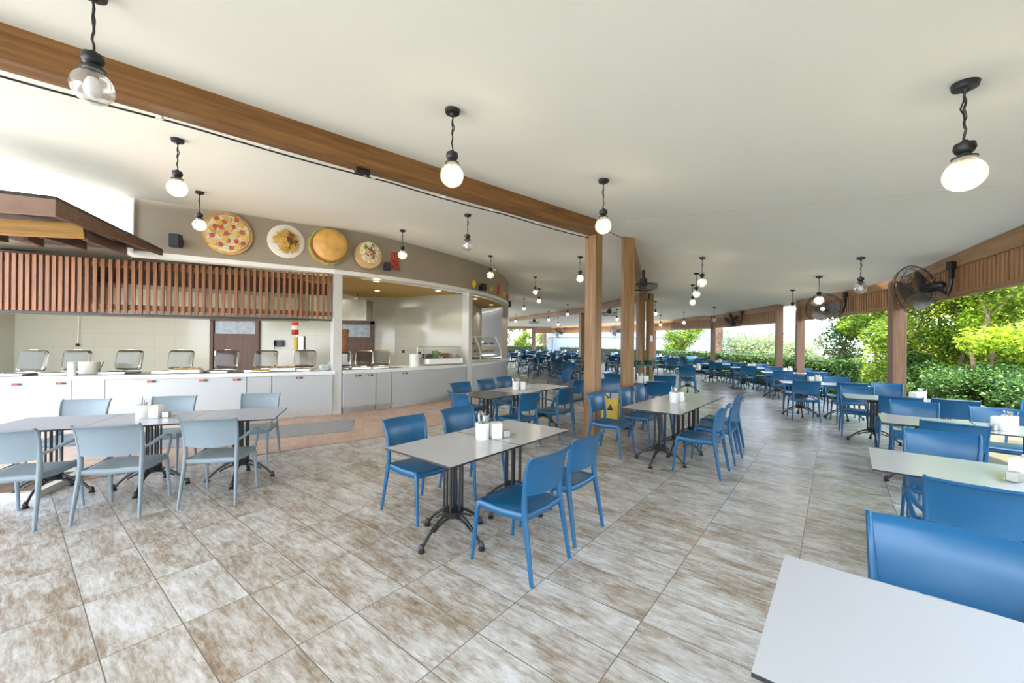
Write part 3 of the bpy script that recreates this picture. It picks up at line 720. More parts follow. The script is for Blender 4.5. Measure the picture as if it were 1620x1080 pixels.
# extractor hood behind the slats
e = empty('extractor_hood', (-6.6, 7.75, 0), R(31)); tag(e, 'long stainless extractor hood behind the wooden slat screen', 'extractor hood')
m = MB(); m.box((-.2, .6, 2.2), (5.3, 1.1, .58)); m.build('canopy', plain('hood_steel', (.42, .41, .34), .4, .8, var=.2, scale=3), e, bevel=.01)
m = MB(); m.box((-.3, .15, 2.72), (6.2, .04, .44)); m.build('upper_dark_sheet', dark_x, e)  # dark sheet added so the slat gaps above the hood look dark
m = MB(); m.box((-4.2, .1, 2.4), (2.6, .04, 1.0)); m.build('side_board', dark_x, e)  # another added dark sheet, behind the left end of the slats
m = MB()
for i in range(9): m.box((-2.5 + i * .56, .035, 2.2), (.46, .02, .40))
m.build('filters', plain('filter_steel', (.66, .62, .48), .35, .7, var=.15, scale=3), e)
for x in (-2.2, .9): m = MB(); m.box((x, .7, 2.74), (.6, .6, .46)); m.build('duct', steelr, e)
e = empty('spit_hood', (*atY(564, 490, 11.0)[:2], 0), 0); tag(e, 'hanging stainless panel hood above the kebab spit', 'extractor hood')
m = MB(); m.box((0, 0, 2.28), (.72, .5, .56)); m.build('panel', MATS['hood_steel'], e, bevel=.01)
m = MB(); m.tube([(.1, 0, 2.55), (.0, 0, 2.765)], .008, 6); m.build('chain', iron, e)
# kebab spit
p = atY(544, 540, 10.6); e = empty('kebab_spit', (p.x, p.y, 0)); tag(e, 'brown cone of kebab meat on an upright spit beside the white column', 'kebab spit')
m = MB(); prof = [(0, 1.15)] + [(.07 + .06 * t / 8 + random.uniform(-.006, .006), 1.15 + .6 * t / 8) for t in range(9)] + [(0, 1.78)]
m.lathe(prof, n=14); m.build('meat', plain('roast_meat', (.28, .11, .04), .7, var=.5, scale=25, bump=.6), e, smooth=True)
m = MB(); m.tube([(0, 0, .9), (0, 0, 1.9)], .008, 6); m.box((0, .0, 1.02), (.34, .34, .2)); m.box((0, 0, .46), (.6, .5, .92)); m.build('spit_stand', steelr, e)

# slat screen over the counter
def slat_screen(a, b, n, label, group):
    a, b = Vector((a[0], a[1], 0)), Vector((b[0], b[1], 0)); d = b - a; L = d.length
    e = empty('slat_screen', a, math.atan2(d.y, d.x)); tag(e, label, 'slat screen', group)
    z0, z1 = 1.9, 2.78
    m = MB()
    for i in range(n): m.box(((i + .5) * L / n, -.03, (z0 + z1) / 2), (.048, .035, z1 - z0))
    m.build('slats', slat_z, e, bevel=.003)
    m = MB(); m.box((L / 2, .01, z0 + .10), (L, .04, .09)); m.build('bottom_rail', slat_x, e)
    m = MB(); m.box((L / 2, .01, z1 - .08), (L, .04, .09)); m.build('top_rail', slat_x, e)
    if n < 30: m = MB(); m.box((L / 2 - .1, .45, 2.34), (L + .1, .04, .9)); m.build('rear_dark_sheet', dark_x, e)  # dark sheet added close behind the short screen to darken its gaps
    return e
s1, s2, s3 = at(524, 504.5, 1.9), at(133, 493.5, 1.9), at(-130, 486.5, 1.9)
slat_screen(s2, s1, 38, 'long reddish wooden slat screen hanging above the left worktop', 'slat screens')
slat_screen(s3, s2, 24, 'short reddish wooden slat screen at the left edge, angled from the long one', 'slat screens')
m = MB(); m.ribbon([tuple(s3[:2]), tuple(s2[:2]), tuple(s1[:2])], -.08, .0, 1.86, 1.895); struct('trim_4', m.build('trim_4', iron))

# wooden canopy roof at upper left
KC = atY(88, 342, 4.35); KR = atY(258, 404, 6.45); KL = atY(-170, 321, 3.65)
e = empty('canopy_roof', (KC.x, KC.y, 0)); tag(e, 'dark shingled wooden canopy roof corner at the upper left', 'canopy')
def loc(p): return Vector(p) - Vector((KC.x, KC.y, 0))
def vboard(name, a, b, ha, hb, th, mat, par, za=0, zb=0):
    """upright board with its own height at each end"""
    a, b = loc(a), loc(b); d = (b - a); L = d.length; dh = Vector((d.x, d.y, 0)).normalized(); nr = Vector((-dh.y, dh.x, 0)) * th
    m = MB(); vs = []
    for p, h in ((a, ha), (b, hb)):
        for q in (p, p + nr): vs += [q, q + Vector((0, 0, h))]
    m.add(vs, [(0, 1, 3, 2), (4, 6, 7, 5), (0, 4, 5, 1), (2, 3, 7, 6), (0, 2, 6, 4), (1, 5, 7, 3)]); return m.build(name, mat, par, bevel=.004)
brownb = plain('skylit_board', (.33, .22, .17), .7, var=.2, scale=4)  # paler brown carries the sky light on the front board
vboard('front_board', KL, KC, .20, .18, .05, brownb, e)
vboard('side_board', KC, KR, .18, .06, .05, dark_x, e)
m = MB(); q = [loc(KL) + Vector((0, 0, .2)), loc(KC) + Vector((0, 0, .18)), loc(KR) + Vector((0, 0, .06)), loc(Vector((-9.5, 6.6, 3.1)))]
m.add([v + Vector((0, 0, .0)) for v in q] + [v + Vector((0, 0, .035)) for v in q], [(0, 1, 2, 3), (4, 7, 6, 5), (0, 4, 5, 1), (1, 5, 6, 2), (2, 6, 7, 3), (3, 7, 4, 0)]); m.build('shingle_deck', shingle, e)
YA, YBm = atY(-150, 351, 4.2), atY(134, 366, 4.9)
o = bar('pine_beam', loc(YA), loc(YBm), .09, .17, yel_x, e)
for (xa, ya, Ya), (xb, yb, Yb) in (((40, 372, 5.05), (66, 384, 5.9)), ((60, 366, 4.9), (134, 388, 6.1)), ((135, 372, 4.9), (198, 396, 6.2)), ((-30, 368, 4.9), (10, 376, 5.8))):
    bar('rafter', loc(atY(xa, ya, Ya)), loc(atY(xb, yb, Yb)), .05, .13, dark_x, e)

# ------------------------------------------------------------ signs and speakers on the taupe wall
def on_fas(px, py, off=0.0):
    """point of the taupe wall under a picture point, its outward yaw"""
    rx, rz = ray(px, py)
    for (x0, y0), (x1, y1) in zip(FAS, FAS[1:]):
        f0, f1 = x0 - rx * y0, x1 - rx * y1
        if f0 <= 0 <= f1:
            t = f0 / (f0 - f1); x, y = x0 + (x1 - x0) * t, y0 + (y1 - y0) * t
            d = Vector((x1 - x0, y1 - y0)).normalized()
            return Vector((x + d.y * off, y - d.x * off, CAM_H + rz * y)), math.atan2(d.y, d.x)
    return Vector((-.15, 15, CAM_H + rz * 15)), R(85)
def sign(name, px, py, label, cat='food sign', tilt=0):
    p, a = on_fas(px, py, .003); e = empty(name, p, a); tag(e, label, cat)
    return e
def disc(m, cx, cz, r, y0, y1, n=24, sq=1.0):
    """disc standing on the wall plane, facing -Y"""
    pts = [(cx + r * math.cos(2 * math.pi * k / n), cz + r * sq * math.sin(2 * math.pi * k / n)) for k in range(n)]
    vs = [(x, y0, z) for x, z in pts] + [(x, y1, z) for x, z in pts]
    m.add(vs, [tuple(range(n)), tuple(range(n, 2 * n))[::-1]] + [(k, (k + 1) % n, n + (k + 1) % n, n + k) for k in range(n)])
def dome(m, cx, cz, r, y0, h, n=24, k=6, sq=1.0):
    prof = [(r * math.cos(math.pi / 2 * i / k), h * math.sin(math.pi / 2 * i / k)) for i in range(k + 1)]
    vs = [(cx + q * math.cos(2 * math.pi * j / n), y0 - hh, cz + q * sq * math.sin(2 * math.pi * j / n)) for j in range(n) for q, hh in prof]
    L_ = k + 1; m.add(vs, [(j * L_ + i, ((j + 1) % n) * L_ + i, ((j + 1) % n) * L_ + i + 1, j * L_ + i + 1) for j in range(n) for i in range(k)])
crust = plain('pizza_crust', (.62, .36, .11), .6, var=.25, scale=14); cheese = plain('melted_cheese', (.72, .64, .42), .5, var=.25, scale=30)
pepper = plain('pepperoni', (.55, .09, .04), .5, var=.2, scale=20); chunk = plain('yellow_cheese', (.75, .45, .08), .5, var=.15); herb = plain('herb_green', (.15, .28, .04), .6, var=.3)
bun = plain('bun_crust', (.66, .37, .09), .45, var=.2, scale=6); sauce = plain('brown_sauce', (.16, .05, .02), .4); pastac = plain('golden_fries', (.75, .45, .08), .5, var=.2)
e = sign('pizza_sign', 361, 371, 'large round pizza sign mounted on the taupe wall', )
r = .36
m = MB(); disc(m, 0, 0, r, -.01, -.05, 36); dome(m, 0, 0, r, -.04, .03, 36); m.build('crust', crust, e, smooth=True)
m = MB(); disc(m, 0, 0, r * .87, -.05, -.078, 36); m.build('cheese_topping', cheese, e)
for i, (x, z) in enumerate([(-.18, .1), (-.05, .2), (.07, .12), (.2, .05), (-.22, -.06), (-.02, .0), (.12, -.12), (-.1, -.2), (.05, -.24), (.22, -.14), (.12, .25), (-.1, .1), (.0, -.12), (-.16, .23)]):
    m = MB(); disc(m, x, z, .038, -.075, -.09, 14); m.build('pepperoni_slice', pepper, e)
for i, (x, z, a) in enumerate([(-.1, .0, .3), (.12, .0, .8), (.0, .24, .2), (-.23, .05, .9), (.18, .18, .5), (-.04, -.1, .1), (-.2, -.18, .4), (.14, -.22, 1.1), (.24, -.04, .2), (-.12, .17, .7), (.02, .1, 1.2)]):
    m = MB(); m.box((x, -.085, z), (.085, .03, .075), Matrix.Rotation(a, 3, 'Y')); m.build('cheese_chunk', chunk, e)
m = MB()
for i in range(40):
    a = random.uniform(0, 6.28); q = random.uniform(0, .29); m.box((q * math.cos(a), -.082, q * math.sin(a)), (.03, .008, .006), Matrix.Rotation(random.uniform(0, 3), 3, 'Y'))
m.build('herbs', herb, e)
e = sign('noodle_plate_sign', 453, 382, 'round white plate sign heaped with yellow fries and brown sauce')
m = MB(); dome(m, 0, 0, .31, -.005, .03, 36); m.build('plate', plain('plate_white', (.80, .76, .66), .35), e, smooth=True)
m = MB()
for i in range(150):
    a = random.uniform(0, 6.28); q = .19 * math.sqrt(random.random()); yy = -.04 - .05 * (1 - q / .19) - random.uniform(0, .015)
    m.box((q * math.cos(a), yy, q * math.sin(a)), (.09, .014, .014), Matrix.Rotation(random.uniform(0, 3.1), 3, 'Y'))
o = m.build('fries', pastac, e); o['kind'] = 'stuff'
m = MB()
for i in range(26):
    a = random.uniform(-.6, 1.4); q = random.uniform(.03, .17); m.box((q * math.cos(a), -.105, q * math.sin(a)), (.04, .012, .02), Matrix.Rotation(random.uniform(0, 3.1), 3, 'Y'))
m.build('sauce', sauce, e)
e = sign('burger_sign', 520, 390, 'large burger sign with golden bun tilted on the taupe wall')
m = MB(); dome(m, .03, .02, .31, -.10, .10, 36); m.build('bun_top', bun, e, smooth=True)
m = MB(); disc(m, -.03, -.03, .335, -.01, -.05, 36); m.build('bun_bottom', crust, e)
m = MB(); vs = []
for k in range(48):
    a = 2 * math.pi * k / 48; rr_ = .35 + .02 * math.sin(k * 2.1); vs += [(rr_ * math.cos(a) - .01, -.05 - .01 * math.sin(k * 3), rr_ * math.sin(a)), (.29 * math.cos(a), -.075, .29 * math.sin(a))]
m.add(vs, [(2 * k, (2 * k + 2) % 96, (2 * k + 3) % 96, 2 * k + 1) for k in range(48)]); m.build('lettuce', plain('lettuce', (.25, .42, .05), .5, var=.3), e)
m = MB(); disc(m, 0, 0, .325, -.065, -.10, 36); m.build('patty', plain('burger_patty', (.30, .09, .04), .7, var=.3), e)
e = sign('wrap_sign', 580, 402, 'round filled flatbread sign on the taupe wall, right of the burger')
m = MB(); disc(m, 0, -.03, .27, -.01, -.12, 30); m.build('bread', plain('flatbread', (.68, .44, .20), .6, var=.2), e)
m = MB(); dome(m, .02, .02, .22, -.115, .04, 30); m.build('filling', plain('salad_filling', (.72, .60, .38), .5, var=.4, scale=20), e, smooth=True)
for mt, nn, nm in ((herb, 9, 'cucumber_strip'), (pepper, 9, 'tomato_piece'), (china, 8, 'onion_piece')):
    for i in range(nn):
        a = random.uniform(0, 6.28); q = random.uniform(0, .15); m = MB(); m.box((.02 + q * math.cos(a), -.155, .02 + q * math.sin(a)), (.09, .03, .022), Matrix.Rotation(random.uniform(0, 3), 3, 'Y')); m.build(nm, mt, e)
e = sign('kebab_sign', 624, 413, 'red cone shaped kebab sign beside the wall speaker')
m = MB(); vs = []
for z, wq, dp in ((-.19, .13, .04), (-.12, .13, .06), (.1, .10, .05), (.18, .08, .04), (.19, .06, .02)):
    vs += [(-wq, 0, z), (-wq * .6, -dp, z), (wq * .6, -dp, z), (wq, 0, z)]
m.add(vs, [(4 * j + k, 4 * j + k + 1, 4 * j + k + 5, 4 * j + k + 4) for j in range(4) for k in range(3)] + [(0, 1, 2, 3), (16, 17, 18, 19)])
m.build('meat_cone', plain('red_kebab', (.42, .06, .035), .6, var=.6, scale=28, bump=.5), e)
def fruit(px, py, r_, mt, label, sq=1.0, half=False, nm='fruit_sign'):
    e = sign(nm, px, py, label, 'fruit sign'); e['group'] = 'small fruit signs on the wall end'
    m = MB()
    if half:
        n = 14; pts = [(r_ * math.cos(-math.pi / 2 + math.pi * k / n), r_ * 1.3 * math.sin(-math.pi / 2 + math.pi * k / n)) for k in range(n + 1)]
        m.add([(x, -.01, z) for x, z in pts] + [(x, -.06, z) for x, z in pts], [tuple(range(n + 1)), tuple(range(n + 1, 2 * n + 2))[::-1]] + [(k, k + 1, n + 2 + k, n + 1 + k) for k in range(n)] + [(n, 0, n + 1, 2 * n + 1)])
    else: dome(m, 0, 0, r_, -.002, .07, 18, 5, sq)
    m.build('fruit_body', mt, e, smooth=not half)
    m = MB(); m.tube([(0, -.02, r_ * sq * .9), (.01, -.02, r_ * sq * 1.15)], .008, 5); m.build('stem', herb, e)
fy, frd = plain('fruit_yellow', (.75, .48, .03), .4), plain('fruit_red', (.62, .05, .03), .4)
fruit(749, 448, .075, fy, 'yellow pear shaped sign left of the speaker at the wall end', 1.5)
fruit(763.5, 454, .07, frd, 'small red fruit sign half behind the wall speaker')
fruit(776, 457, .07, fy, 'yellow fruit sign behind the pendant globe at the wall end', 1.2)
fruit(787, 458, .14, frd, 'red melon slice sign right of the pendant globe', 1, True)
fruit(796, 465, .085, fy, 'yellow fruit sign right of the melon slice', 1.1)
fruit(801.5, 470, .09, frd, 'last red fruit sign near the rounded wall end')
def speaker(px, py, s, label, yaw=0):
    p, a = on_fas(px, py, .16); e = empty('wall_speaker', p, a + yaw); tag(e, label, 'speaker', 'black speakers on the taupe wall')
    m = MB(); m.box((0, 0, 0), (.2 * s, .17 * s, .28 * s)); m.build('cabinet', black, e, bevel=.015)
    m = MB(); m.box((0, -.088 * s, 0), (.17 * s, .006, .25 * s)); m.build('grille', plain('speaker_grille', (.02, .02, .022), .7), e)
    m = MB(); m.tube([(0, .08 * s, 0), (0, .16, .0)], .02, 8); m.box((0, .15, 0), (.08, .02, .12)); m.build('wall_bracket', black, e)
speaker(280, 384, .75, 'black wall speaker left of the pizza sign', -.3); speaker(607, 423, .62, 'black wall speaker between flatbread and kebab signs', -.2); speaker(757, 454.5, .7, 'black wall speaker among the small fruit signs', -.5)
speaker(808, 481, .8, 'black speaker at the rounded end of the taupe wall', -.5)

# downlights in the mustard ceiling
for px, py, lab in ((596, 444.5, 'recessed downlight nearest in the mustard ceiling'), (597, 459.5, 'recessed downlight farther back in the mustard ceiling'), (693, 459.5, 'recessed downlight near the right of the mustard ceiling'), (752, 472.5, 'recessed downlight in the narrow bay near its column'), (777, 482, 'recessed downlight in the narrow bay near the wall end')):
    p = at(px, py, 2.755); e = empty('downlight', p); tag(e, lab, 'downlight', 'recessed downlights in the mustard ceiling')
    m = MB(); m.lathe([(.085, .0), (.095, -.008), (.07, -.012), (.065, 0)], n=20); m.build('rim', china, e, smooth=True)
    m = MB(); m.lathe([(0, -.002), (.066, -.003)], n=20); m.build('lens', spot_on, e)
    ld = bpy.data.lights.new('downlight_lamp', 'SPOT'); ld.energy = 14; ld.spot_size = R(130); ld.color = (1, .93, .8); ld.shadow_soft_size = .07
    lo = bpy.data.objects.new('downlight_lamp', ld); col.objects.link(lo); lo.parent = e; lo.location = (0, 0, -.03)
# unseen fill lights added on the kitchen ceiling to brighten the room
for i, (x, y) in enumerate(((-11.0, 9.3), (-7.6, 9.6), (-5.0, 9.8))):
    e = empty('fill_light', (x, y, 2.98)); tag(e, ('left', 'middle', 'right')[i] + ' added fill light on the kitchen ceiling behind the slat screen', 'fill light', 'added kitchen fill lights')
    m = MB(); m.box((0, 0, -.02), (1.3, .14, .04)); m.build('housing', china, e)
    ld = bpy.data.lights.new('fill_area', 'AREA'); ld.shape = 'RECTANGLE'; ld.size = 1.2; ld.size_y = .1; ld.energy = 16; ld.color = (1, .97, .86)
    lo = bpy.data.objects.new('fill_area', ld); col.objects.link(lo); lo.parent = e; lo.location = (0, 0, -.05)

# ------------------------------------------------------------ things on the counters
def cyl_obj(name, p, z, r, h, mt, label, cat, lip=0, r2=None):
    m = MB(); r2 = r2 or r; m.lathe([(0, 0), (r2, 0), (r, h), (r - .006, h), (r2 - .006, .01), (0, .012)] if lip else [(0, 0), (r2, 0), (r, h * .98), (r * .95, h), (0, h)], n=24)
    o = m.build(name, mt, smooth=True); o.location = (p.x, p.y, z); return tag(o, label, cat)
p, a = path_at(LP, 106, .12); cyl_obj('paper_roll', p, .871, .052, .215, china, 'upright white paper roll on the left worktop edge', 'paper roll')
p, a = path_at(LP, 118, .40); cyl_obj('cooking_pot', p, .881, .13, .2, plain('pale_enamel', (.70, .66, .55), .4), 'wide pale cooking pot behind the paper roll', 'pot', 1)
e = empty('ladle', (p.x + .17, p.y - .02, .881)); tag(e, 'thin dark ladle leaning beside the pale pot', 'ladle')
m = MB(); m.tube([(0, 0, .02), (.05, 0, .12), (.09, 0, .2)], .006, 6); m.build('handle', black, e)
m = MB(); dome(m, 0, 0, .03, 0, .02, 12); m.build('bowl', steel, e, smooth=True)
def tray(px, path, off, label, cat, mt, z=.88, L=.42, Wd=.2):
    p, a = path_at(path, px, off); e = empty('bread_tray', (p.x, p.y, z), a); tag(e, label, cat)
    m = MB(); m.box((0, 0, .008), (L, Wd, .014)); m.box((0, Wd / 2, .03), (L, .01, .05)); m.box((0, -Wd / 2, .03), (L, .01, .05)); m.box((L / 2, 0, .03), (.01, Wd, .05)); m.box((-L / 2, 0, .03), (.01, Wd, .05)); m.build('tray', mt, e)
    for i in range(5):
        m = MB(); x = -L / 2 + .06 + i * (L - .12) / 4; m.tube([(x - .05, -.04, .035), (x - .02, -.01, .06 + .012 * (i % 2)), (x + .03, .03, .06), (x + .06, .05, .04)], [.012, .028, .028, .01], 8); m.build('bread_piece', plain('baked_bread', (.52, .30, .12), .6, var=.3, scale=12), e, smooth=True)
tray(288, LP, .22, 'paper lined tray of flatbread in front of the fourth chafing dish', 'bread tray', china)
tray(446, LP, .3, 'wire tray of bread rolls left of the last chafing dish', 'bread tray', steel)
p, a = path_at(LP, 411, .16); e = empty('fries_pan', (p.x, p.y, .881), a); tag(e, 'shallow pan of yellow fries on the worktop before the sixth dish', 'food pan')
m = MB(); m.box((0, 0, .008), (.3, .16, .016)); m.build('pan', steel, e)
m = MB()
for i in range(60): m.box((random.uniform(-.12, .12), random.uniform(-.06, .06), random.uniform(.02, .035)), (.06, .009, .009), Matrix.Rotation(random.uniform(0, 3), 3, 'Z'))
m.build('fries', pastac, e)['kind'] = 'stuff'
tumbler = None
for i in range(6):
    p, a = path_at(LP, 507 + i * 2.6, .14 + .07 * (i % 2))
    m = MB(); m.lathe([(0, 0), (.025, 0), (.032, .10), (.030, .10), (.023, .008), (0, .008)], n=14); o = m.build('drinking_glass', pane_m, smooth=True); o.location = (p.x, p.y, .881)
    tag(o, 'clear drinking glass in the small cluster against the white column', 'glass', 'drinking glasses by the white column')
# wall phone, extinguisher, machine
p = atY(441, 543, YB - .06); e = empty('wall_phone', p); tag(e, 'black telephone on the tiled kitchen wall, right of the brown door', 'telephone')
m = MB(); m.box((0, 0, 0), (.26, .06, .2)); m.build('phone_body', black, e, bevel=.01)
m = MB(); m.tube([(-.09, -.05, .07), (-.09, -.07, 0), (-.09, -.05, -.07)], .02, 8); m.build('handset', black, e)
m = MB(); m.tube([(-.1, -.02, -.1), (-.14, -.02, -.25), (-.11, -.02, -.38), (-.08, -.02, -.3)], .008, 6); m.build('cord', black, e)
p = atY(467, 519, 10.2); e = empty('fire_extinguisher', p); tag(e, 'red and white fire extinguisher mounted under the slat screen', 'fire extinguisher')
m = MB(); m.lathe([(0, -.17), (.075, -.17), (.08, -.15), (.08, .11), (.06, .16), (.02, .18), (0, .18)], n=20); m.build('cylinder', red, e, smooth=True)
m = MB(); m.tube([(0, 0, -.04), (0, 0, .07)], .0815, 20); m.build('paper_label', china, e)
m = MB(); m.box((0, .0, .2), (.05, .12, .03)); m.build('lever', black, e)
m = MB(); m.box((0, .1, 0), (.05, .02, .5)); m.build('bracket', steel, e)
p = atY(465, 556, 10.2); e = empty('drinks_machine', (p.x, p.y, 0)); tag(e, 'white and steel drinks machine on the back shelf behind the last dish', 'drinks machine')
m = MB(); m.box((0, 0, .95), (.5, .4, .55)); m.build('body', china, e, bevel=.02)
m = MB(); m.box((0, 0, .34), (.6, .5, .67)); m.build('stand', steelr, e)
m = MB(); m.tube([(.05, 0, 1.22), (.05, 0, 1.55)], .05, 12); m.build('hopper', yellow, e)
m = MB(); m.box((.22, -.02, 1.4), (.12, .12, .34)); m.build('dispenser', steel, e, bevel=.01)
p = atY(124, 548, YB - .06); e = empty('hanging_cable', (p.x, p.y, 0)); tag(e, 'thin cable hanging down the tiled kitchen wall to a black plug', 'cable')
m = MB(); m.tube([(.0, 0, 2.9), (.0, 0, 2.0), (-.02, 0, 1.4), (-.03, 0, 1.32)], .01, 6); m.build('cord', china, e)
m = MB(); m.box((-.03, 0, 1.26), (.07, .04, .08)); m.build('plug', black, e)
for px, py, lab in ((638.5, 556, 'small dark wall socket on the tiled partition, right of the third lid'), (664, 558, 'small dark wall socket above the white canister')):
    rx = ray(px, py)[0]; A_, B_ = Vector((XC, YB)), Vector((xB - .12, yB + .12)); f0, f1 = A_.x - rx * A_.y, B_.x - rx * B_.y; t = f0 / (f0 - f1); q = A_ + (B_ - A_) * t; dd = (B_ - A_).normalized()
    e = empty('wall_socket', (q.x + dd.y * .012, q.y - dd.x * .012, CAM_H + ray(px, py)[1] * q.y), math.atan2(dd.y, dd.x)); tag(e, lab, 'wall socket', 'dark sockets on the tiled partition')
    m = MB(); m.box((0, 0, 0), (.08, .02, .08)); m.build('cover', black, e)
p, a = path_at(RP, 665, .22); cyl_obj('canister', p, .871, .115, .3, china, 'white canister left of the salad display case', 'canister')
# salad display case
p, a = path_at(RP, 714, .36); e = empty('salad_display_case', (p.x, p.y, .871), a - R(14)); tag(e, 'steel and glass countertop case holding salads', 'display case')
Lc = 1.16
m = MB(); m.box((0, 0, .10), (Lc, .4, .16)); m.build('case_body', steel, e, bevel=.02)
m = MB(); m.box((0, -.205, .1), (Lc * .8, .006, .13)); m.build('front_panel', china, e)
m = MB(); m.box((0, .05, .46), (Lc, .26, .012)); m.build('top_glass', pane_m, e)
m = MB(); m.add([(-Lc / 2, -.19, .18), (Lc / 2, -.19, .18), (Lc / 2, -.08, .455), (-Lc / 2, -.08, .455)], [(0, 1, 2, 3)]); m.build('front_glass', pane_m, e)
m = MB()
for x in (-Lc / 2, Lc / 2): m.tube([(x, .18, .18), (x, .18, .46), (x, -.08, .46), (x, -.19, .18)], .007, 6)
m.tube([(-Lc / 2, -.08, .46), (Lc / 2, -.08, .46)], .006, 6); m.build('glass_frame', steel, e)
for i, (cc, nm) in enumerate((((.10, .03, .06), 'olives'), ((.22, .40, .06), 'lettuce_heap'), ((.50, .08, .04), 'tomato_heap'), ((.7, .68, .6), 'cheese_heap'))):
    m = MB()
    for k in range(40): m.box((-.4 + i * .27 + random.uniform(-.09, .09), random.uniform(-.1, .1), .19 + random.uniform(0, .08) * (1 + (i == 1))), (.05, .05, .035), Matrix.Rotation(random.uniform(0, 3), 3, 'Z') @ Matrix.Rotation(random.uniform(0, 1), 3, 'X'))
    m.build(nm, plain('salad_' + nm, cc, .5, var=.4, scale=20), e)['kind'] = 'stuff'
# pastry display
p, a = path_at(TP, 771, .42); e = empty('pastry_display', (p.x, p.y, .871), a - R(24)); tag(e, 'curved glass pastry display with three shelves at the counter end', 'display case')
Lc = 1.7
m = MB(); m.box((0, 0, .04), (Lc, .55, .08)); m.build('base', steel, e, bevel=.01)
for z in (.28, .5): 
    m = MB(); m.box((0, .05, z), (Lc, .34, .012)); m.build('shelf', pane_m, e)
m = MB(); m.box((0, .12, .74), (Lc, .24, .03)); m.build('top', china, e)
m = MB(); cv = [(-.27, .08), (-.27, .25), (-.2, .45), (-.08, .62), (0, .74)]; m.add([(x, y, z) for x in (-Lc / 2, Lc / 2) for y, z in cv], [(i, i + 1, i + 6, i + 5) for i in range(4)]); m.build('curved_glass', pane_m, e, smooth=True)
for x in (-.85, 0, .85):
    m = MB(); m.tube([(x, -.26, .08), (x, -.26, .25), (x, -.19, .45), (x, -.07, .62), (x, 0, .74)], [(.03, .012)] * 5, 8); m.build('rib', china, e)
for z, n_ in ((.08, 9), (.29, 8), (.51, 7)):
    for i in range(n_):
        cc = random.choice([(.5, .25, .08), (.6, .08, .05), (.25, .09, .04), (.75, .6, .4), (.7, .4, .08)])
        m = MB(); m.lathe([(0, 0), (.07, 0), (.075, .02), (.05, .055), (0, .065)], (-.75 + i * 1.5 / (n_ - 1), .06, z), 10); m.build('pastry', plain('pastry_%d' % int(cc[0] * 100 + cc[1] * 50), cc, .5, var=.3, scale=20), e, smooth=True)
p, a = path_at(TP, 797, .25); cyl_obj('black_bowl', p, .871, .2, .14, black, 'black bowl at the end of the curved counter', 'bowl', 1, .12)

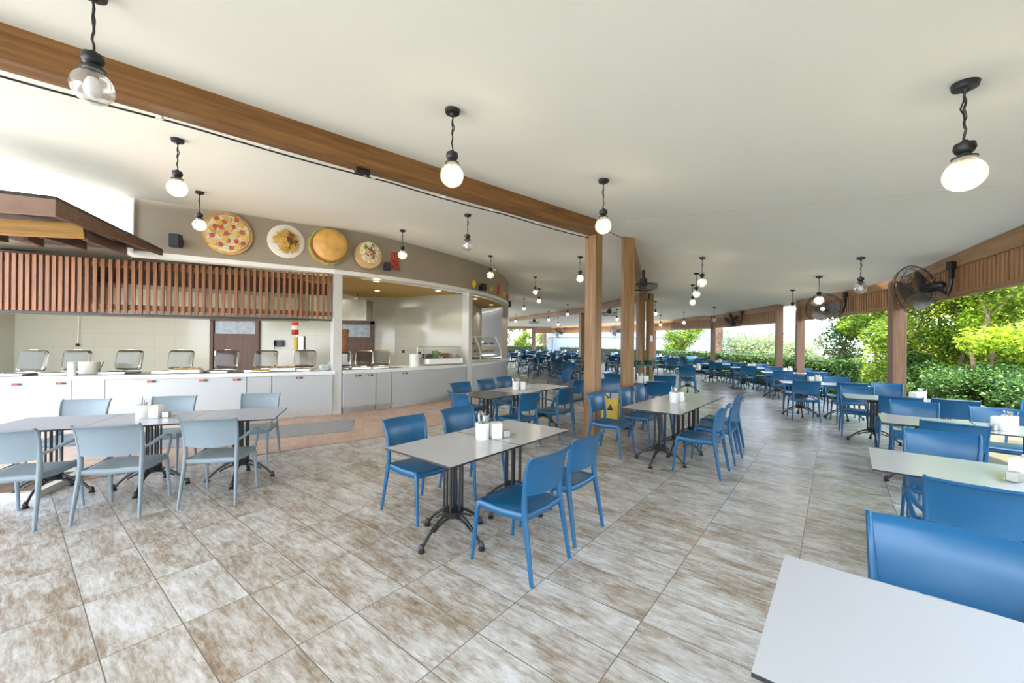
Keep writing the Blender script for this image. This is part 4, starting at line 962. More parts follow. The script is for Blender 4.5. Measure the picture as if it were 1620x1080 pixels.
# ------------------------------------------------------------ chairs
def make_chair(mat, arms, name):
    e = empty(name); H, HS = .79, .43
    # seat: dished pan with turned-down rim
    m = MB(); nx, ny = 10, 8; vs = []; 
    def seat_pt(u, v, top):
        wv = .205 + .018 * v                       # wider to the front
        y = -.195 + (v + 1) / 2 * .425; x = u * wv
        k = max(abs(u) ** 6, max(0, v) ** 8)
        z = HS - .012 * (1 - u * u) * (1 - .3 * v) - .022 * k - .01 * max(0, v) ** 3
        if not top: z -= .016
        if abs(u) > .9 and abs(v) > .75: x *= .97; y = y - .012 * (1 if v > 0 else -1)
        return (x, y, z)
    us = [-1, -.93, -.75, -.5, -.25, 0, .25, .5, .75, .93, 1]; vv = [-1, -.85, -.55, -.2, .15, .5, .8, .94, 1]
    for top in (1, 0):
        for v in vv:
            for u in us: vs.append(seat_pt(u, v, top))
    a, b = len(us), len(vv); fs = []
    for j in range(b - 1):
        for i in range(a - 1):
            q = j * a + i; fs.append((q, q + 1, q + a + 1, q + a)); q += a * b; fs.append((q + a, q + a + 1, q + 1, q))
    rim = [i for i in range(a)] + [j * a + a - 1 for j in range(1, b)] + [(b - 1) * a + i for i in range(a - 2, -1, -1)] + [j * a for j in range(b - 2, 0, -1)]
    # skirt ring lower than the pan
    o_ = a * b
    for k in range(len(rim)): p_, q_ = rim[k], rim[(k + 1) % len(rim)]; fs.append((p_, q_, q_ + o_, p_ + o_))
    m.add(vs, fs)
    # apron rails under the rim
    for s in (-1, 1): m.tube([(s * .197, -.19, HS - .035), (s * .205, .0, HS - .045), (s * .212, .19, HS - .035)], [(.010, .026)] * 3, 8, ref=(1, 0, 0))
    m.tube([(-.205, .215, HS - .04), (0, .225, HS - .045), (.205, .215, HS - .04)], [(.022, .010)] * 3, 8, ref=(0, 0, 1))
    m.tube([(-.195, -.195, HS - .035), (0, -.2, HS - .04), (.195, -.195, HS - .035)], [(.022, .010)] * 3, 8, ref=(0, 0, 1))
    m.build('seat', mat, e, smooth=True)
    # backrest shell, rolled back at the top
    m = MB(); vs = []; us = [-1, -.85, -.6, -.3, 0, .3, .6, .85, 1]; prof = [(.535, 0, 0), (.56, 0, 0), (.62, -.006, 0), (.69, -.018, 0), (.75, -.034, 0), (.775, -.05, 0), (.788, -.07, 0), (.785, -.085, 0)]
    for side in (0, 1):
        for z, dy, _ in prof:
            for u in us:
                y = -.192 - .035 * (1 - u * u) + dy + (-.011 if side else 0)
                z2 = z - .012 * (1 - u * u) * (1 if z < .56 else 0) - (.006 if side and z > .77 else 0)
                vs.append((u * (.205 + .012 * (z - .53) / .25), y, z2))
    a, b = len(us), len(prof); fs = []
    for j in range(b - 1):
        for i in range(a - 1):
            q = j * a + i; fs.append((q, q + a, q + a + 1, q + 1)); q += a * b; fs.append((q, q + 1, q + a + 1, q + a))
    rim = [i for i in range(a)] + [j * a + a - 1 for j in range(1, b)] + [(b - 1) * a + i for i in range(a - 2, -1, -1)] + [j * a for j in range(b - 2, 0, -1)]
    for k in range(len(rim)): p_, q_ = rim[k], rim[(k + 1) % len(rim)]; fs.append((p_, q_, q_ + a * b, p_ + a * b))
    m.add(vs, fs); m.build('backrest', mat, e, smooth=True)
    for s in (-1, 1):
        # rear leg carries on up as the back post
        m = MB(); m.tube([(s * .222, -.262, 0), (s * .213, -.228, .2), (s * .205, -.196, .38), (s * .203, -.186, .46), (s * .205, -.19, .56), (s * .212, -.208, .68), (s * .217, -.232, .755), (s * .219, -.262, .788), (s * .218, -.278, .786)],
                         [(.011, .014), (.014, .018), (.017, .022), (.018, .022), (.016, .018), (.013, .015), (.011, .013), (.010, .010), (.007, .007)], 10, ref=(1, 0, 0)); m.build('rear_leg', mat, e, smooth=True)
        m = MB(); m.tube([(s * .222, .245, 0), (s * .216, .225, .2), (s * .21, .208, .36), (s * .204, .198, .405), (s * .19, .186, .418)], [(.011, .012), (.014, .015), (.018, .019), (.019, .02), (.012, .012)], 10, ref=(1, 0, 0)); m.build('front_leg', mat, e, smooth=True)
        if arms:
            m = MB(); m.tube([(s * .210, .200, .39), (s * .235, .185, .47), (s * .262, .15, .56), (s * .272, .11, .612), (s * .268, .05, .628), (s * .255, -.04, .612), (s * .235, -.13, .585), (s * .212, -.195, .575)],
                             [(.014, .014), (.012, .014), (.012, .013), (.015, .011), (.018, .010), (.018, .010), (.015, .010), (.012, .010)], 10, ref=(1, 0, 0)); m.build('armrest', mat, e, smooth=True)
    remember(e); return e
ch_blue = make_chair(blue, False, 'side_chair'); ch_arm = make_chair(blue, True, 'arm_chair'); ch_grey = make_chair(greyp, True, 'arm_chair'); ch_greys = make_chair(greyp, False, 'side_chair')
placed = []
def chair(p, h, label, group, kind=None):
    proto = kind or ch_blue
    o = clone(proto, (p[0], p[1], .0), R(h - 90)); tag(o, label, 'chair', group); placed.append((p[0], p[1])); return o
def cb(px, py, h):     # from the middle of the back's top edge
    q = at(px, py, .785); f = dirv(h); return (q.x + .26 * f.x, q.y + .26 * f.y)
def cf(px, py, which, h):   # from one foot; R/F rear/front, L/R sitter's side
    q = at(px, py, 0); f = dirv(h); r_ = Vector((f.y, -f.x, 0))
    q = q - f * (.245 if which[0] == 'F' else -.262) - r_ * (.222 if which[1] == 'R' else -.222)
    return (q.x, q.y)

# ------------------------------------------------------------ tables
def make_table(name, s, top, h=.69):
    e = empty(name)
    m = MB(); m.box((0, 0, h - .006), (s, s, .012)); o = m.build('tabletop', [top, blk], e)
    for f in o.data.polygons:
        if abs(f.normal.z) < .5 or f.normal.z < -.5: f.material_index = 1
    m = MB()
    for i in range(6):
        a = R(60 * i + 30); x, y = .07 * math.cos(a), .07 * math.sin(a); m.tube([(x, y, .19), (x, y, h - .02)], .0088, 8)
    m.tube([(0, 0, .2), (0, 0, h - .02)], .012, 8)
    m.build('column_rods', iron, e, smooth=True)
    m = MB(); m.box((0, 0, h - .018), (.3, .05, .012)); m.box((0, 0, h - .018), (.05, .3, .012)); m.tube([(0, 0, h - .07), (0, 0, h - .025)], [.082, .095], 12); m.build('mounting_plate', iron, e)
    m = MB(); m.tube([(0, 0, .15), (0, 0, .17), (0, 0, .215), (0, 0, .225)], [.04, .078, .085, .05], 12); m.build('hub', iron, e, smooth=True)
    for i in range(4):
        a = R(90 * i + 0); c, s_ = math.cos(a), math.sin(a); rf = .3
        m = MB()
        m.tube([(c * r_, s_ * r_, z) for r_, z in ((.03, .2), (.08, .19), (.14, .165), (.2, .125), (.25, .08), (.282, .04))], [(.011, .012)] * 6, 8)
        m.tube([(c * r_, s_ * r_, z) for r_, z in ((.03, .155), (.08, .152), (.14, .13), (.19, .10))], [(.010, .009)] * 4, 8)
        m.tube([(c * rf, s_ * rf, z) for z in (.0, .012, .02, .036, .045, .058)], [.024, .026, .018, .02, .016, .01], 10)
        m.build('base_foot', iron, e, smooth=True)
    remember(e); return e
tb_w = make_table('bistro_table', .72, hpl); tb_g = make_table('bistro_table', .76, hplg); tb_k = make_table('bistro_table', .72, hplk)
def table(p, ang, label, group, proto=None):
    o = clone(proto or tb_w, (p[0], p[1], 0), R(ang)); tag(o, label, 'table', group); return o
def corner_c(px, py, ang, s, su, sn, z=.69):
    """table centre from one corner seen at a picture point; su/sn = which way the table lies"""
    q = at(px, py, z); t = dirv(ang); n = Vector((t.y, -t.x, 0)); q = q + t * (s / 2 * su) + n * (s / 2 * sn); return (q.x, q.y)

# tabletop sets
def make_jar(n):
    e = empty('cutlery_jar')
    m = MB(); m.lathe([(0, 0), (.052, 0), (.055, .004), (.056, .125), (.058, .13), (.055, .135), (.051, .13), (.05, .012), (0, .01)], n=28); m.build('jar_body', china, e, smooth=True)
    if n:
        m = MB()
        for i in range(12):
            a = random.uniform(0, 6.28); q = random.uniform(.005, .04); c = (q * math.cos(a), q * math.sin(a)); tx = (c[0] * 1.5, c[1] * 1.5)
            m.tube([(c[0], c[1], .03), (tx[0] * .8, tx[1] * .8, .13 + random.uniform(0, .02)), (tx[0], tx[1], .175)], [(.004, .002), (.006, .002), (.010, .003)], 6)
        o = m.build('cutlery_bunch', steel, e, smooth=True); o['kind'] = 'stuff'
    remember(e); return e
def make_napkin():
    e = empty('napkin_dispenser')
    m = MB(); m.box((0, 0, .065), (.09, .105, .13)); m.build('housing', china, e, bevel=.012, smooth=True)
    m = MB(); m.box((0, -.054, .068), (.055, .004, .075)); m.build('napkin_slot', plain('paper_napkin', (.82, .82, .80), .8), e, bevel=.001)
    remember(e); return e
def make_salt():
    e = empty('condiment_holder')
    m = MB(); m.box((0, 0, .03), (.06, .05, .055)); m.build('packet_box', steelr, e, bevel=.004)
    m = MB(); m.tube([(.05 + .026 * math.cos(a), .026 * math.sin(a), .018) for a in [6.283 * i / 16 for i in range(17)]], [(.001, .014)] * 17, 6, ref=(0, 0, 1), cap=False); m.build('ring_holder', steel, e)
    remember(e); return e
jar_c, jar_e = make_jar(1), make_jar(0); nap0, salt0 = make_napkin(), make_salt()
knife_m = None
def make_cutlery(kind):
    e = empty(kind); m = MB()
    m.tube([(0, 0, 0), (0, 0, .09), (0, 0, .11)], [(.004, .0018), (.0045, .002), (.003, .0015)], 6); m.build('handle', steel, e, smooth=True)
    m = MB()
    if kind == 'knife': m.tube([(0, 0, .108), (0, 0, .13), (.002, 0, .17), (0, 0, .2)], [(.004, .001), (.009, .001), (.009, .001), (.002, .001)], 6); m.build('blade', steel, e)
    elif kind == 'spoon': m.tube([(0, 0, .108), (0, 0, .13), (0, .003, .155), (0, 0, .178)], [(.003, .0015), (.012, .003), (.016, .004), (.004, .002)], 8); m.build('spoon_bowl', steel, e, smooth=True)
    else:
        m.box((0, 0, .122), (.02, .003, .026))
        for k in (-.0075, -.0025, .0025, .0075): m.box((k, 0, .153), (.003, .002, .04))
        m.build('tines', steel, e)
    remember(e); return e
cut_p = [make_cutlery(k) for k in ('fork', 'knife', 'spoon')]
def tset(x, y, ang, where, z=.69, full=True, napkin=True, loose=0, sep=.115, salt=True):
    o = clone(jar_e if loose else jar_c, (x, y, z), R(ang)); tag(o, 'white cutlery jar ' + where, 'cutlery jar', 'white cutlery jars')
    d = dirv(ang)
    for i in range(loose):
        a = i * 2.4 + .5; q = .012 + .022 * (i % 3) / 2; k = i % 3
        c = clone(cut_p[k], (x + q * math.cos(a), y + q * math.sin(a), z + .022), a); c.rotation_euler = (R(random.uniform(3, 10)) * math.cos(a), R(random.uniform(3, 10)) * math.sin(a), a)
        tag(c, 'steel %s standing in the cutlery jar %s' % (('fork', 'knife', 'spoon')[k], where), ('fork', 'knife', 'spoon')[k], 'cutlery in the jar ' + where)
    if napkin: o = clone(nap0, (x + d.x * sep, y + d.y * sep, z), R(ang)); tag(o, 'white napkin dispenser ' + where, 'napkin dispenser', 'white napkin dispensers')
    if salt: o = clone(salt0, (x + d.x * (sep + .09), y + d.y * (sep + .09), z), R(ang)); tag(o, 'steel condiment holder ' + where, 'condiment holder', 'steel condiment holders')

T1A = 51.0; gB = 'white tables joined in the centre'
# central pair
cB = corner_c(713, 739, T1A, .72, 1, -1); tB = dirv(T1A); nB = Vector((tB.y, -tB.x, 0))
table(cB, T1A, 'white square bistro table nearest of the central joined pair', 'central white tables')
cB2 = (cB[0] + tB.x * .73, cB[1] + tB.y * .73); table(cB2, T1A, 'white square bistro table farther of the central joined pair', 'central white tables')
q = at(763, 694, .69); tset(q.x, q.y, 20, 'on the central white tables', loose=9)
gcb = 'blue chairs around the central tables'
chair(cf(841, 929.4, 'RL', 141), 141, 'blue side chair in the centre foreground, nearest with its back to camera', gcb)
chair(cf(909.6, 866, 'RL', 141), 141, 'blue side chair right behind the foreground one, at the farther central table', gcb)
chair(cf(603.5, 806, 'RR', -39), -39, 'blue side chair at the left end of the central tables, facing the camera side', gcb)
chair(cb(722, 645, -39), -39, 'blue side chair on the far side of the central tables, beside the cutlery jar', gcb)
# dark reflective row behind (C)
gC, gcc = 'three dark tables behind the central pair', 'blue chairs around the dark tables'
cC = corner_c(774, 631, T1A, .72, 1, -1)
for i, lab in enumerate(('dark topped bistro table nearest of the three behind the central pair', 'bistro table in the middle of the row behind the central pair, with white jar', 'bistro table farthest of the row behind the central pair')):
    table((cC[0] + tB.x * .73 * i, cC[1] + tB.y * .73 * i), T1A, lab, gC, tb_k if i < 1 else tb_w)
q = at(816, 616, .69); tset(q.x, q.y, 20, 'on the dark tables behind the centre')
chair(cf(826, 714, 'RL', 141), 141, 'blue armchair at the dark tables, nearest on the right side', gcc, ch_arm)
chair(cf(886.5, 697, 'RL', 141), 141, 'blue armchair at the dark tables, middle of the right side', gcc, ch_arm)
chair(cf(928, 664, 'RR', 141), 141, 'blue side chair at the dark tables, half behind the front post', gcc)
chair(cb(727, 605, -39), -39, 'blue side chair at the dark tables, left one of three along the counter side', gcc)
chair(cb(767, 600, -39), -39, 'blue side chair at the dark tables, middle one of three along the counter side', gcc)
chair(cb(796, 596, -39), -39, 'blue side chair at the dark tables, right one of three along the counter side', gcc)
chair(cb(722, 621, 40), 40, 'bright blue side chair at the near end of the dark tables', gcc)
# right-centre row (D)
TD = 50.0; gD, gcd = 'three pale tables right of the front post', 'blue chairs around the tables right of the front post'
tD = dirv(TD); cD = corner_c(1076.9, 655.7, TD, .72, 1, -1)
for i, lab in enumerate(('pale bistro table nearest of the row right of the front post', 'pale bistro table in the middle of the row right of the front post', 'pale bistro table farthest of the row right of the front post')):
    table((cD[0] + tD.x * .70 * i, cD[1] + tD.y * .70 * i), TD, lab, gD)
q = at(1066, 636, .69); tset(q.x, q.y, 35, 'on the tables right of the front post', loose=6)
chair(cf(1140, 760.7, 'RL', 141), 141, 'blue side chair nearest on the right side of the tables beside the front post', gcd)
chair(cf(1163.4, 737, 'RL', 141), 141, 'blue side chair middle on the right side of the tables beside the front post', gcd)
q = cf(1163.4, 737, 'RL', 141); chair((q[0] + .32, q[1] + .52), 141, 'blue side chair farthest on the right side of the tables beside the front post', gcd)
chair(cf(982, 726, 'FR', -39), -39, 'blue side chair standing right in front of the wet floor sign by the front post', gcd)
chair(cf(1028, 708.7, 'FR', -39), -39, 'blue side chair second from the front post along its table row', gcd)
q = cf(1028, 708.7, 'FR', -39); chair((q[0] + .38, q[1] + .5), -39, 'blue side chair third from the front post, before the second post', gcd)
chair(cb(1043, 604, 62), 62, 'blue side chair with its wide back towards the camera, beyond the pale table row', 'blue chairs near the second post')
chair(cb(967, 599.5, -120), -120, 'bright blue side chair seen between the first two posts, nearest', 'blue chairs near the second post')
chair(cb(971, 591, 60), 60, 'darker blue side chair seen between the first two posts, behind the bright one', 'blue chairs near the second post')
chair(cb(1052, 594, 75), 75, 'blue side chair just behind the one with wide back, right of the jars', 'blue chairs near the second post')
q = at(1022, 604.5, .69); table((q.x, q.y + .1), 60, 'pale bistro table with two white jars right of the second post', 'tables near the second post')
tset(q.x - .12, q.y, 0, 'on the table right of the second post', salt=False)
q = at(945, 588, .69); table((q.x, q.y), 60, 'white bistro table glimpsed between the first two posts', 'tables near the second post')
# grey row
TG = 19.5; tG = dirv(TG); nG = Vector((tG.y, -tG.x, 0)); gG, gcg = 'grey topped tables joined in a row at the left', 'grey chairs around the left tables'
cG = corner_c(433, 662.3, TG, .76, -1, -1)
for i, lab in enumerate(('grey topped bistro table at the right end of the left row', 'grey topped bistro table in the middle of the left row, with the jar', 'grey topped bistro table cut by the left edge of the picture')):
    table((cG[0] - tG.x * .765 * i, cG[1] - tG.y * .765 * i), TG, lab, gG, tb_g)
q = at(226, 661, .69); tset(q.x, q.y, 12, 'on the grey tables at left', loose=7)
G = TG + 90
p_ = cf(111, 831.4, 'RL', 107.6); chair(p_, 107.6, 'grey armchair in the middle of the near side of the grey tables', gcg, ch_grey)
chair(cf(281, 805.7, 'RL', 103), 103, 'grey armchair at the right of the near side of the grey tables', gcg, ch_grey)
chair(cf(54, 840, 'RR', 106), 106, 'grey armchair cut by the left edge, near side of the grey tables', gcg, ch_grey)
chair(cb(138, 632, -74), -74, 'grey chair at the left of the far side of the grey tables', gcg, ch_greys)
chair(cb(277, 627, -72), -72, 'grey chair behind the cutlery jar on the far side of the grey tables', gcg, ch_greys)
chair(cb(413, 622.6, -75), -75, 'grey armchair at the right end of the far side of the grey tables', gcg, ch_grey)
# right rows (T)
gT, gct = 'white tables in rows at the right', 'blue chairs in rows at the right'
def row_table(c, ang, lab): return table(c, ang, lab, gT)
c1_ = corner_c(1241.7, 877, 50.5, .72, -1, 1); row_table(c1_, 50.5, 'white bistro table filling the bottom right corner')
tT = dirv(50.5); nT = Vector((tT.y, -tT.x, 0))
def off(c, a, b, k=.73, t=tT, n=nT): return (c[0] + t.x * a + n.x * b * k, c[1] + t.y * a + n.y * b * k)
row_table(off(c1_, 0, 1), 50.5, 'white bistro table just beyond the right edge, joined to the corner one')
chair(cb(1492, 835, -130), -130, 'large bright blue chair facing across the bottom right table', gct)
c2_ = corner_c(1375, 739.7, 48, .72, 1, 1); row_table(c2_, 50.5, 'white bistro table second from the bottom right corner'); row_table(off(c2_, 0, 1), 50.5, 'white bistro table at the right edge, joined to the second row table')
q = at(1560, 733, .69); q = Vector(off(c2_, .05, .55)); tset(q.x, q.y, 180 + 15, 'on the second table row from the corner')
chair(cb(1560, 768, 50), 50, 'blue chair cut by the right edge, in front of the second row table', gct, ch_arm)
chair(cb(1487, 683, -130), -130, 'blue side chair behind the left end of the second row table', gct)
c3_ = corner_c(1392, 667, 48, .72, 1, 1); row_table(c3_, 50.5, 'white bistro table third from the bottom right corner, left half'); row_table(off(c3_, 0, 1), 50.5, 'white bistro table third from the bottom right corner, right half')
q = Vector(off(c3_, .0, .78)); tset(q.x, q.y, 180 + 10, 'on the third table row from the corner')
chair(cb(1510, 669, 50), 50, 'blue side chair back to camera, before the third row tables', gct)
chair(cb(1445, 635, -130), -130, 'blue side chair behind the left half of the third row tables', gct)
chair(cb(1578, 646, -130), -130, 'blue side chair behind the right half of the third row tables', gct)
chair(cf(1590, 712, 'FL', 160), 160, 'blue chair turned sideways at the right edge behind the second row', gct)
c4_ = corner_c(1334, 628.6, 50, .72, 1, 1); row_table(c4_, 55, 'white bistro table fourth from the corner, left half'); row_table(off(c4_, 0, 1), 55, 'white bistro table fourth from the corner, right half')
q = Vector(off(c4_, .0, .7)); tset(q.x, q.y, 180 + 10, 'on the fourth table row from the corner')
chair(cb(1425, 627, 52), 52, 'blue side chair back to camera, before the fourth row tables', gct)
chair(cb(1512, 632, 52), 52, 'blue side chair back to camera, right end before the fourth row tables', gct)
chair(cb(1355, 611, -125), -125, 'blue side chair behind the left half of the fourth row tables', gct)
chair(cb(1402, 606, -125), -125, 'blue side chair behind the right half of the fourth row tables', gct)
# middle-right rows: tables given by their pedestals
MR = [(1266, 657, 62, 'fifth'), (1229, 628, 66, 'sixth'), (1175, 614, 70, 'seventh'), (1125, 603.5, 76, 'eighth'), (1088, 619, 66, 'lone')]
for i, (px, py, ang, nm) in enumerate(MR):
    q = at(px, py); t_ = dirv(ang); n_ = Vector((t_.y, -t_.x, 0)); dist = 'white bistro table in the %s row from the bottom right corner' % nm if nm != 'lone' else 'white bistro table beside the path, right of the inner post pair'
    for k in (0, 1):
        if nm == 'lone' and k: continue
        c = q + n_ * (.722 * k); table((c.x, c.y), ang, dist + (', right half' if k else (', left half' if nm != 'lone' else '')), gT)
        for s_ in (-1, 1):
            cc_ = c + t_ * (s_ * .50) + n_ * random.uniform(-.04, .04)
            wh = 'row %s table, %s half' % (nm, 'right' if k else 'left') if nm != 'lone' else 'lone table right of the post pair'
            chair((cc_.x, cc_.y), ang + (180 if s_ > 0 else 0) + random.uniform(-5, 5), 'blue side chair on the %s side of the %s' % ('far' if s_ > 0 else 'near', wh), gct)
    c = q + n_ * .3; tset(c.x, c.y, ang + 90, 'on the %s table row' % nm, salt=False)
for px, py, h, lab in ((1059, 581.5, 66, 'blue side chair back to camera, left of the lone table'), (1095, 580.5, 70, 'blue side chair back to camera, before the lone table')):
    pass
# distant crowd
gF = 'distant blue chairs under the far roof'; gFt = 'distant tables under the far roof'
far = [(905, 606, 75), (880, 596, 85), (911, 594, 80), (846, 590, 95), (868, 586, 95), (893, 584, 90), (822, 583, 110), (845, 578, 105), (868, 577, 100), (890, 576, 95), (913, 580, 90),
       (818, 573, 120), (835, 571, 115), (855, 570, 110), (875, 569.5, 105), (895, 570, 100), (915, 571, 95), (968, 586, 80), (985, 592, 75), (975, 578, 85), (988, 574, 85), (960, 573, 90),
       (1060, 590, 75), (1075, 584, 80), (1045, 582, 80), (1100, 590, 78), (1055, 575, 85), (1085, 577, 82)]
def side_word(px): return 'left of the front post' if px < 925 else ('between the first two posts' if px < 1000 else 'right of the inner post pair')
SHORT = {'left of the front post': 'left of front post', 'between the first two posts': 'between first posts', 'right of the inner post pair': 'right of post pair'}
def far_rank():
    out = {}
    for wd_ in SHORT:
        g = [f for f in far if side_word(f[0]) == wd_]; g.sort(key=lambda f: -f[1]); rows = []
        for f in g:
            if rows and abs(rows[-1][0][1] - f[1]) < 5 and len(rows[-1]) < 6: rows[-1].append(f)
            else: rows.append([f])
        rn = ['nearest', 'second', 'third', 'fourth', 'farthest', 'last']
        for i, r_ in enumerate(rows):
            r_.sort(); pos = ['leftmost', 'second', 'third', 'fourth', 'fifth', 'rightmost']
            for j, f in enumerate(r_): out[f] = ('%s table, %s row, %s' % (pos[j], rn[min(i, 5)], SHORT[wd_])) if len(r_) > 1 else ('table, %s row, %s' % (rn[min(i, 5)], SHORT[wd_]))
    return out
FR = far_rank()
for px, py, ang in far:
    spot = FR[(px, py, ang)]
    q = at(px, py); t_ = dirv(ang); n_ = Vector((t_.y, -t_.x, 0)); jt = random.uniform(-.1, .1)
    table((q.x, q.y), ang, 'distant white bistro table: ' + spot, gFt)
    for s_ in (-1, 1):
        for nn in ((0,) if py > 590 else (0,)):
            cc_ = q + n_ * (s_ * .53); arm = px < 925 and random.random() < .6
            if any((cc_.x - a) ** 2 + (cc_.y - b) ** 2 < .16 for a, b in placed): continue
            chair((cc_.x, cc_.y), ang + (90 if s_ > 0 else -90) + random.uniform(-8, 8), ('distant blue armchair right of ' if arm else 'distant blue chair right of ' ) .replace('right', 'right' if s_ > 0 else 'left') + spot, gF, ch_arm if arm else None)
    for s_ in (-1, 1):
        cc_ = q + t_ * (s_ * .62)
        if any((cc_.x - a) ** 2 + (cc_.y - b) ** 2 < .25 for a, b in placed): continue
        chair((cc_.x, cc_.y), ang + (180 if s_ > 0 else 0) + random.uniform(-8, 8), 'distant blue chair ' + ('behind ' if s_ > 0 else 'before ') + spot, gF)
    if random.random() < .8: tset(q.x, q.y, ang, 'on ' + spot, salt=False)
chair(cf(905, 640, 'FL', -60), 200, 'blue armchair standing in the open floor just left of the front post', 'blue chairs near the front post', ch_arm)

# wet floor sign
q = at(966, 676); e = empty('wet_floor_sign', (q.x, q.y, 0), R(-25)); tag(e, 'yellow folding wet floor sign standing behind the front post', 'floor sign')
for s_ in (-1, 1):
    rot = Matrix.Rotation(R(13 * s_), 3, 'X'); m = MB()
    for cx, w_ in ((-.11, .05), (.11, .05)): m.box(rot @ Vector((cx, 0, -.27)) + Vector((0, 0, .55)), (w_, .02, .54), rot)
    m.box(rot @ Vector((0, 0, -.22)) + Vector((0, 0, .55)), (.22, .018, .34), rot); m.build('panel', yellow, e, bevel=.004)
    m = MB(); c_ = rot @ Vector((0, -.012 * 1, -.2)) + Vector((0, 0, .55)); m.add([c_ + rot @ Vector(v) for v in ((-.06, 0, -.05), (.06, 0, -.05), (0, 0, .06))], [(0, 1, 2)]); m.build('warning_triangle', black, e)
# dark green service cart
q = at(1016, 622); e = empty('service_cart', (q.x, q.y, 0), R(20)); tag(e, 'dark green service cart with trays behind the white jars', 'service cart')
for z in (.25, .82):
    m = MB(); m.box((0, 0, z), (.8, .45, .05)); m.build('shelf', greenp, e, bevel=.01)
m = MB()
for x in (-.38, .38):
    for y in (-.2, .2): m.tube([(x, y, .08), (x, y, .95)], .015, 8)
m.build('frame', greenp, e)
for x in (-.36, .36):
    for y in (-.19, .19): m = MB(); m.tube([(x, y - .015, .04), (x, y + .015, .04)], .04, 12); m.build('wheel', black, e)
for i, x in enumerate((-.22, .2)):
    m = MB(); m.lathe([(0, 0), (.11, 0), (.14, .12), (.13, .12), (.1, .01), (0, .01)], n=16); o = m.build('serving_bowl', greenp, smooth=True); o.location = (q.x + x * math.cos(R(20)), q.y + x * math.sin(R(20)), .845)
    tag(o, 'dark green bowl on the %s end of the service cart' % ('left', 'right')[i], 'bowl', 'bowls on the service cart')

# ------------------------------------------------------------ planting outside
LF = [leaf_mat('leaf_bright', (.08, .17, .012), (.24, .38, .025), (.55, .60, .06), .6), leaf_mat('leaf_mid', (.03, .08, .008), (.12, .21, .018), (.36, .45, .05), .6),
      leaf_mat('leaf_dark', (.02, .06, .012), (.05, .12, .02), (.10, .20, .03), .3), leaf_mat('leaf_olive', (.12, .16, .07), (.22, .27, .13), (.34, .40, .2), .35), leaf_mat('leaf_yellow', (.30, .36, .04), (.5, .52, .07), (.7, .66, .14), .5)]
bark = plain('tree_bark', (.16, .10, .06), .9, var=.4, scale=8, bump=.6)
def leaves(m, c, rad, n, size, droop=.3, shell=.55):
    for i in range(n):
        v = Vector((random.gauss(0, 1), random.gauss(0, 1), random.gauss(0, 1))).normalized() * (shell + (1 - shell) * random.random() ** .7)
        p = Vector((c[0] + v.x * rad[0], c[1] + v.y * rad[1], c[2] + v.z * rad[2]))
        leaf(m, p, size * random.uniform(.6, 1.25))
def leaf(m, p, s):
    a = Vector((random.gauss(0, 1), random.gauss(0, 1), random.gauss(-.2, .6))).normalized(); b = a.cross(Vector((random.gauss(0, 1), random.gauss(0, 1), random.gauss(0, 1)))).normalized()
    m.add([p - a * s, p + b * s * .45 + a * s * .1, p + a * s, p - b * s * .45 + a * s * .1], [(0, 1, 2, 3)])
def tree(x, y, h, r, n, lf, label, z0=.8, size=.09, trunks=1, kindn='tree', group='trees and shrubs outside the outer posts'):
    e = empty(kindn, (x, y, -.05)); tag(e, label, kindn.replace('_', ' '), group)
    m = MB()
    for t in range(trunks):
        bx, by = random.uniform(-.2, .2) * (trunks > 1), random.uniform(-.2, .2) * (trunks > 1)
        pts = [(bx, by, 0)]; 
        for k in range(1, 7): pts.append((bx + random.uniform(-.07, .07) * k, by + random.uniform(-.07, .07) * k, h * .8 * k / 6))
        m.tube(pts, [.05 * (1 - .12 * k) for k in range(7)], 7)
        for k in range(2, 6):
            a = random.uniform(0, 6.28); p0 = Vector(pts[k]); p1 = p0 + Vector((math.cos(a) * r * .6, math.sin(a) * r * .6, h * .18)); m.tube([p0, (p0 + p1) / 2 + Vector((0, 0, -.05)), p1], [.02, .014, .006], 5)
    m.build('trunk', bark, e, smooth=True)
    m = MB(); nb = 16; per = n // nb
    for k in range(nb):
        a = random.uniform(0, 6.28); q = r * math.sqrt(random.random()) * .75; z = z0 + (h - z0) * random.random(); rr_ = r * random.uniform(.32, .52)
        leaves(m, (q * math.cos(a), q * math.sin(a), z), (rr_, rr_, rr_ * .8), per, size, shell=.2)
    m.build('foliage', LF[lf], e)
    return e
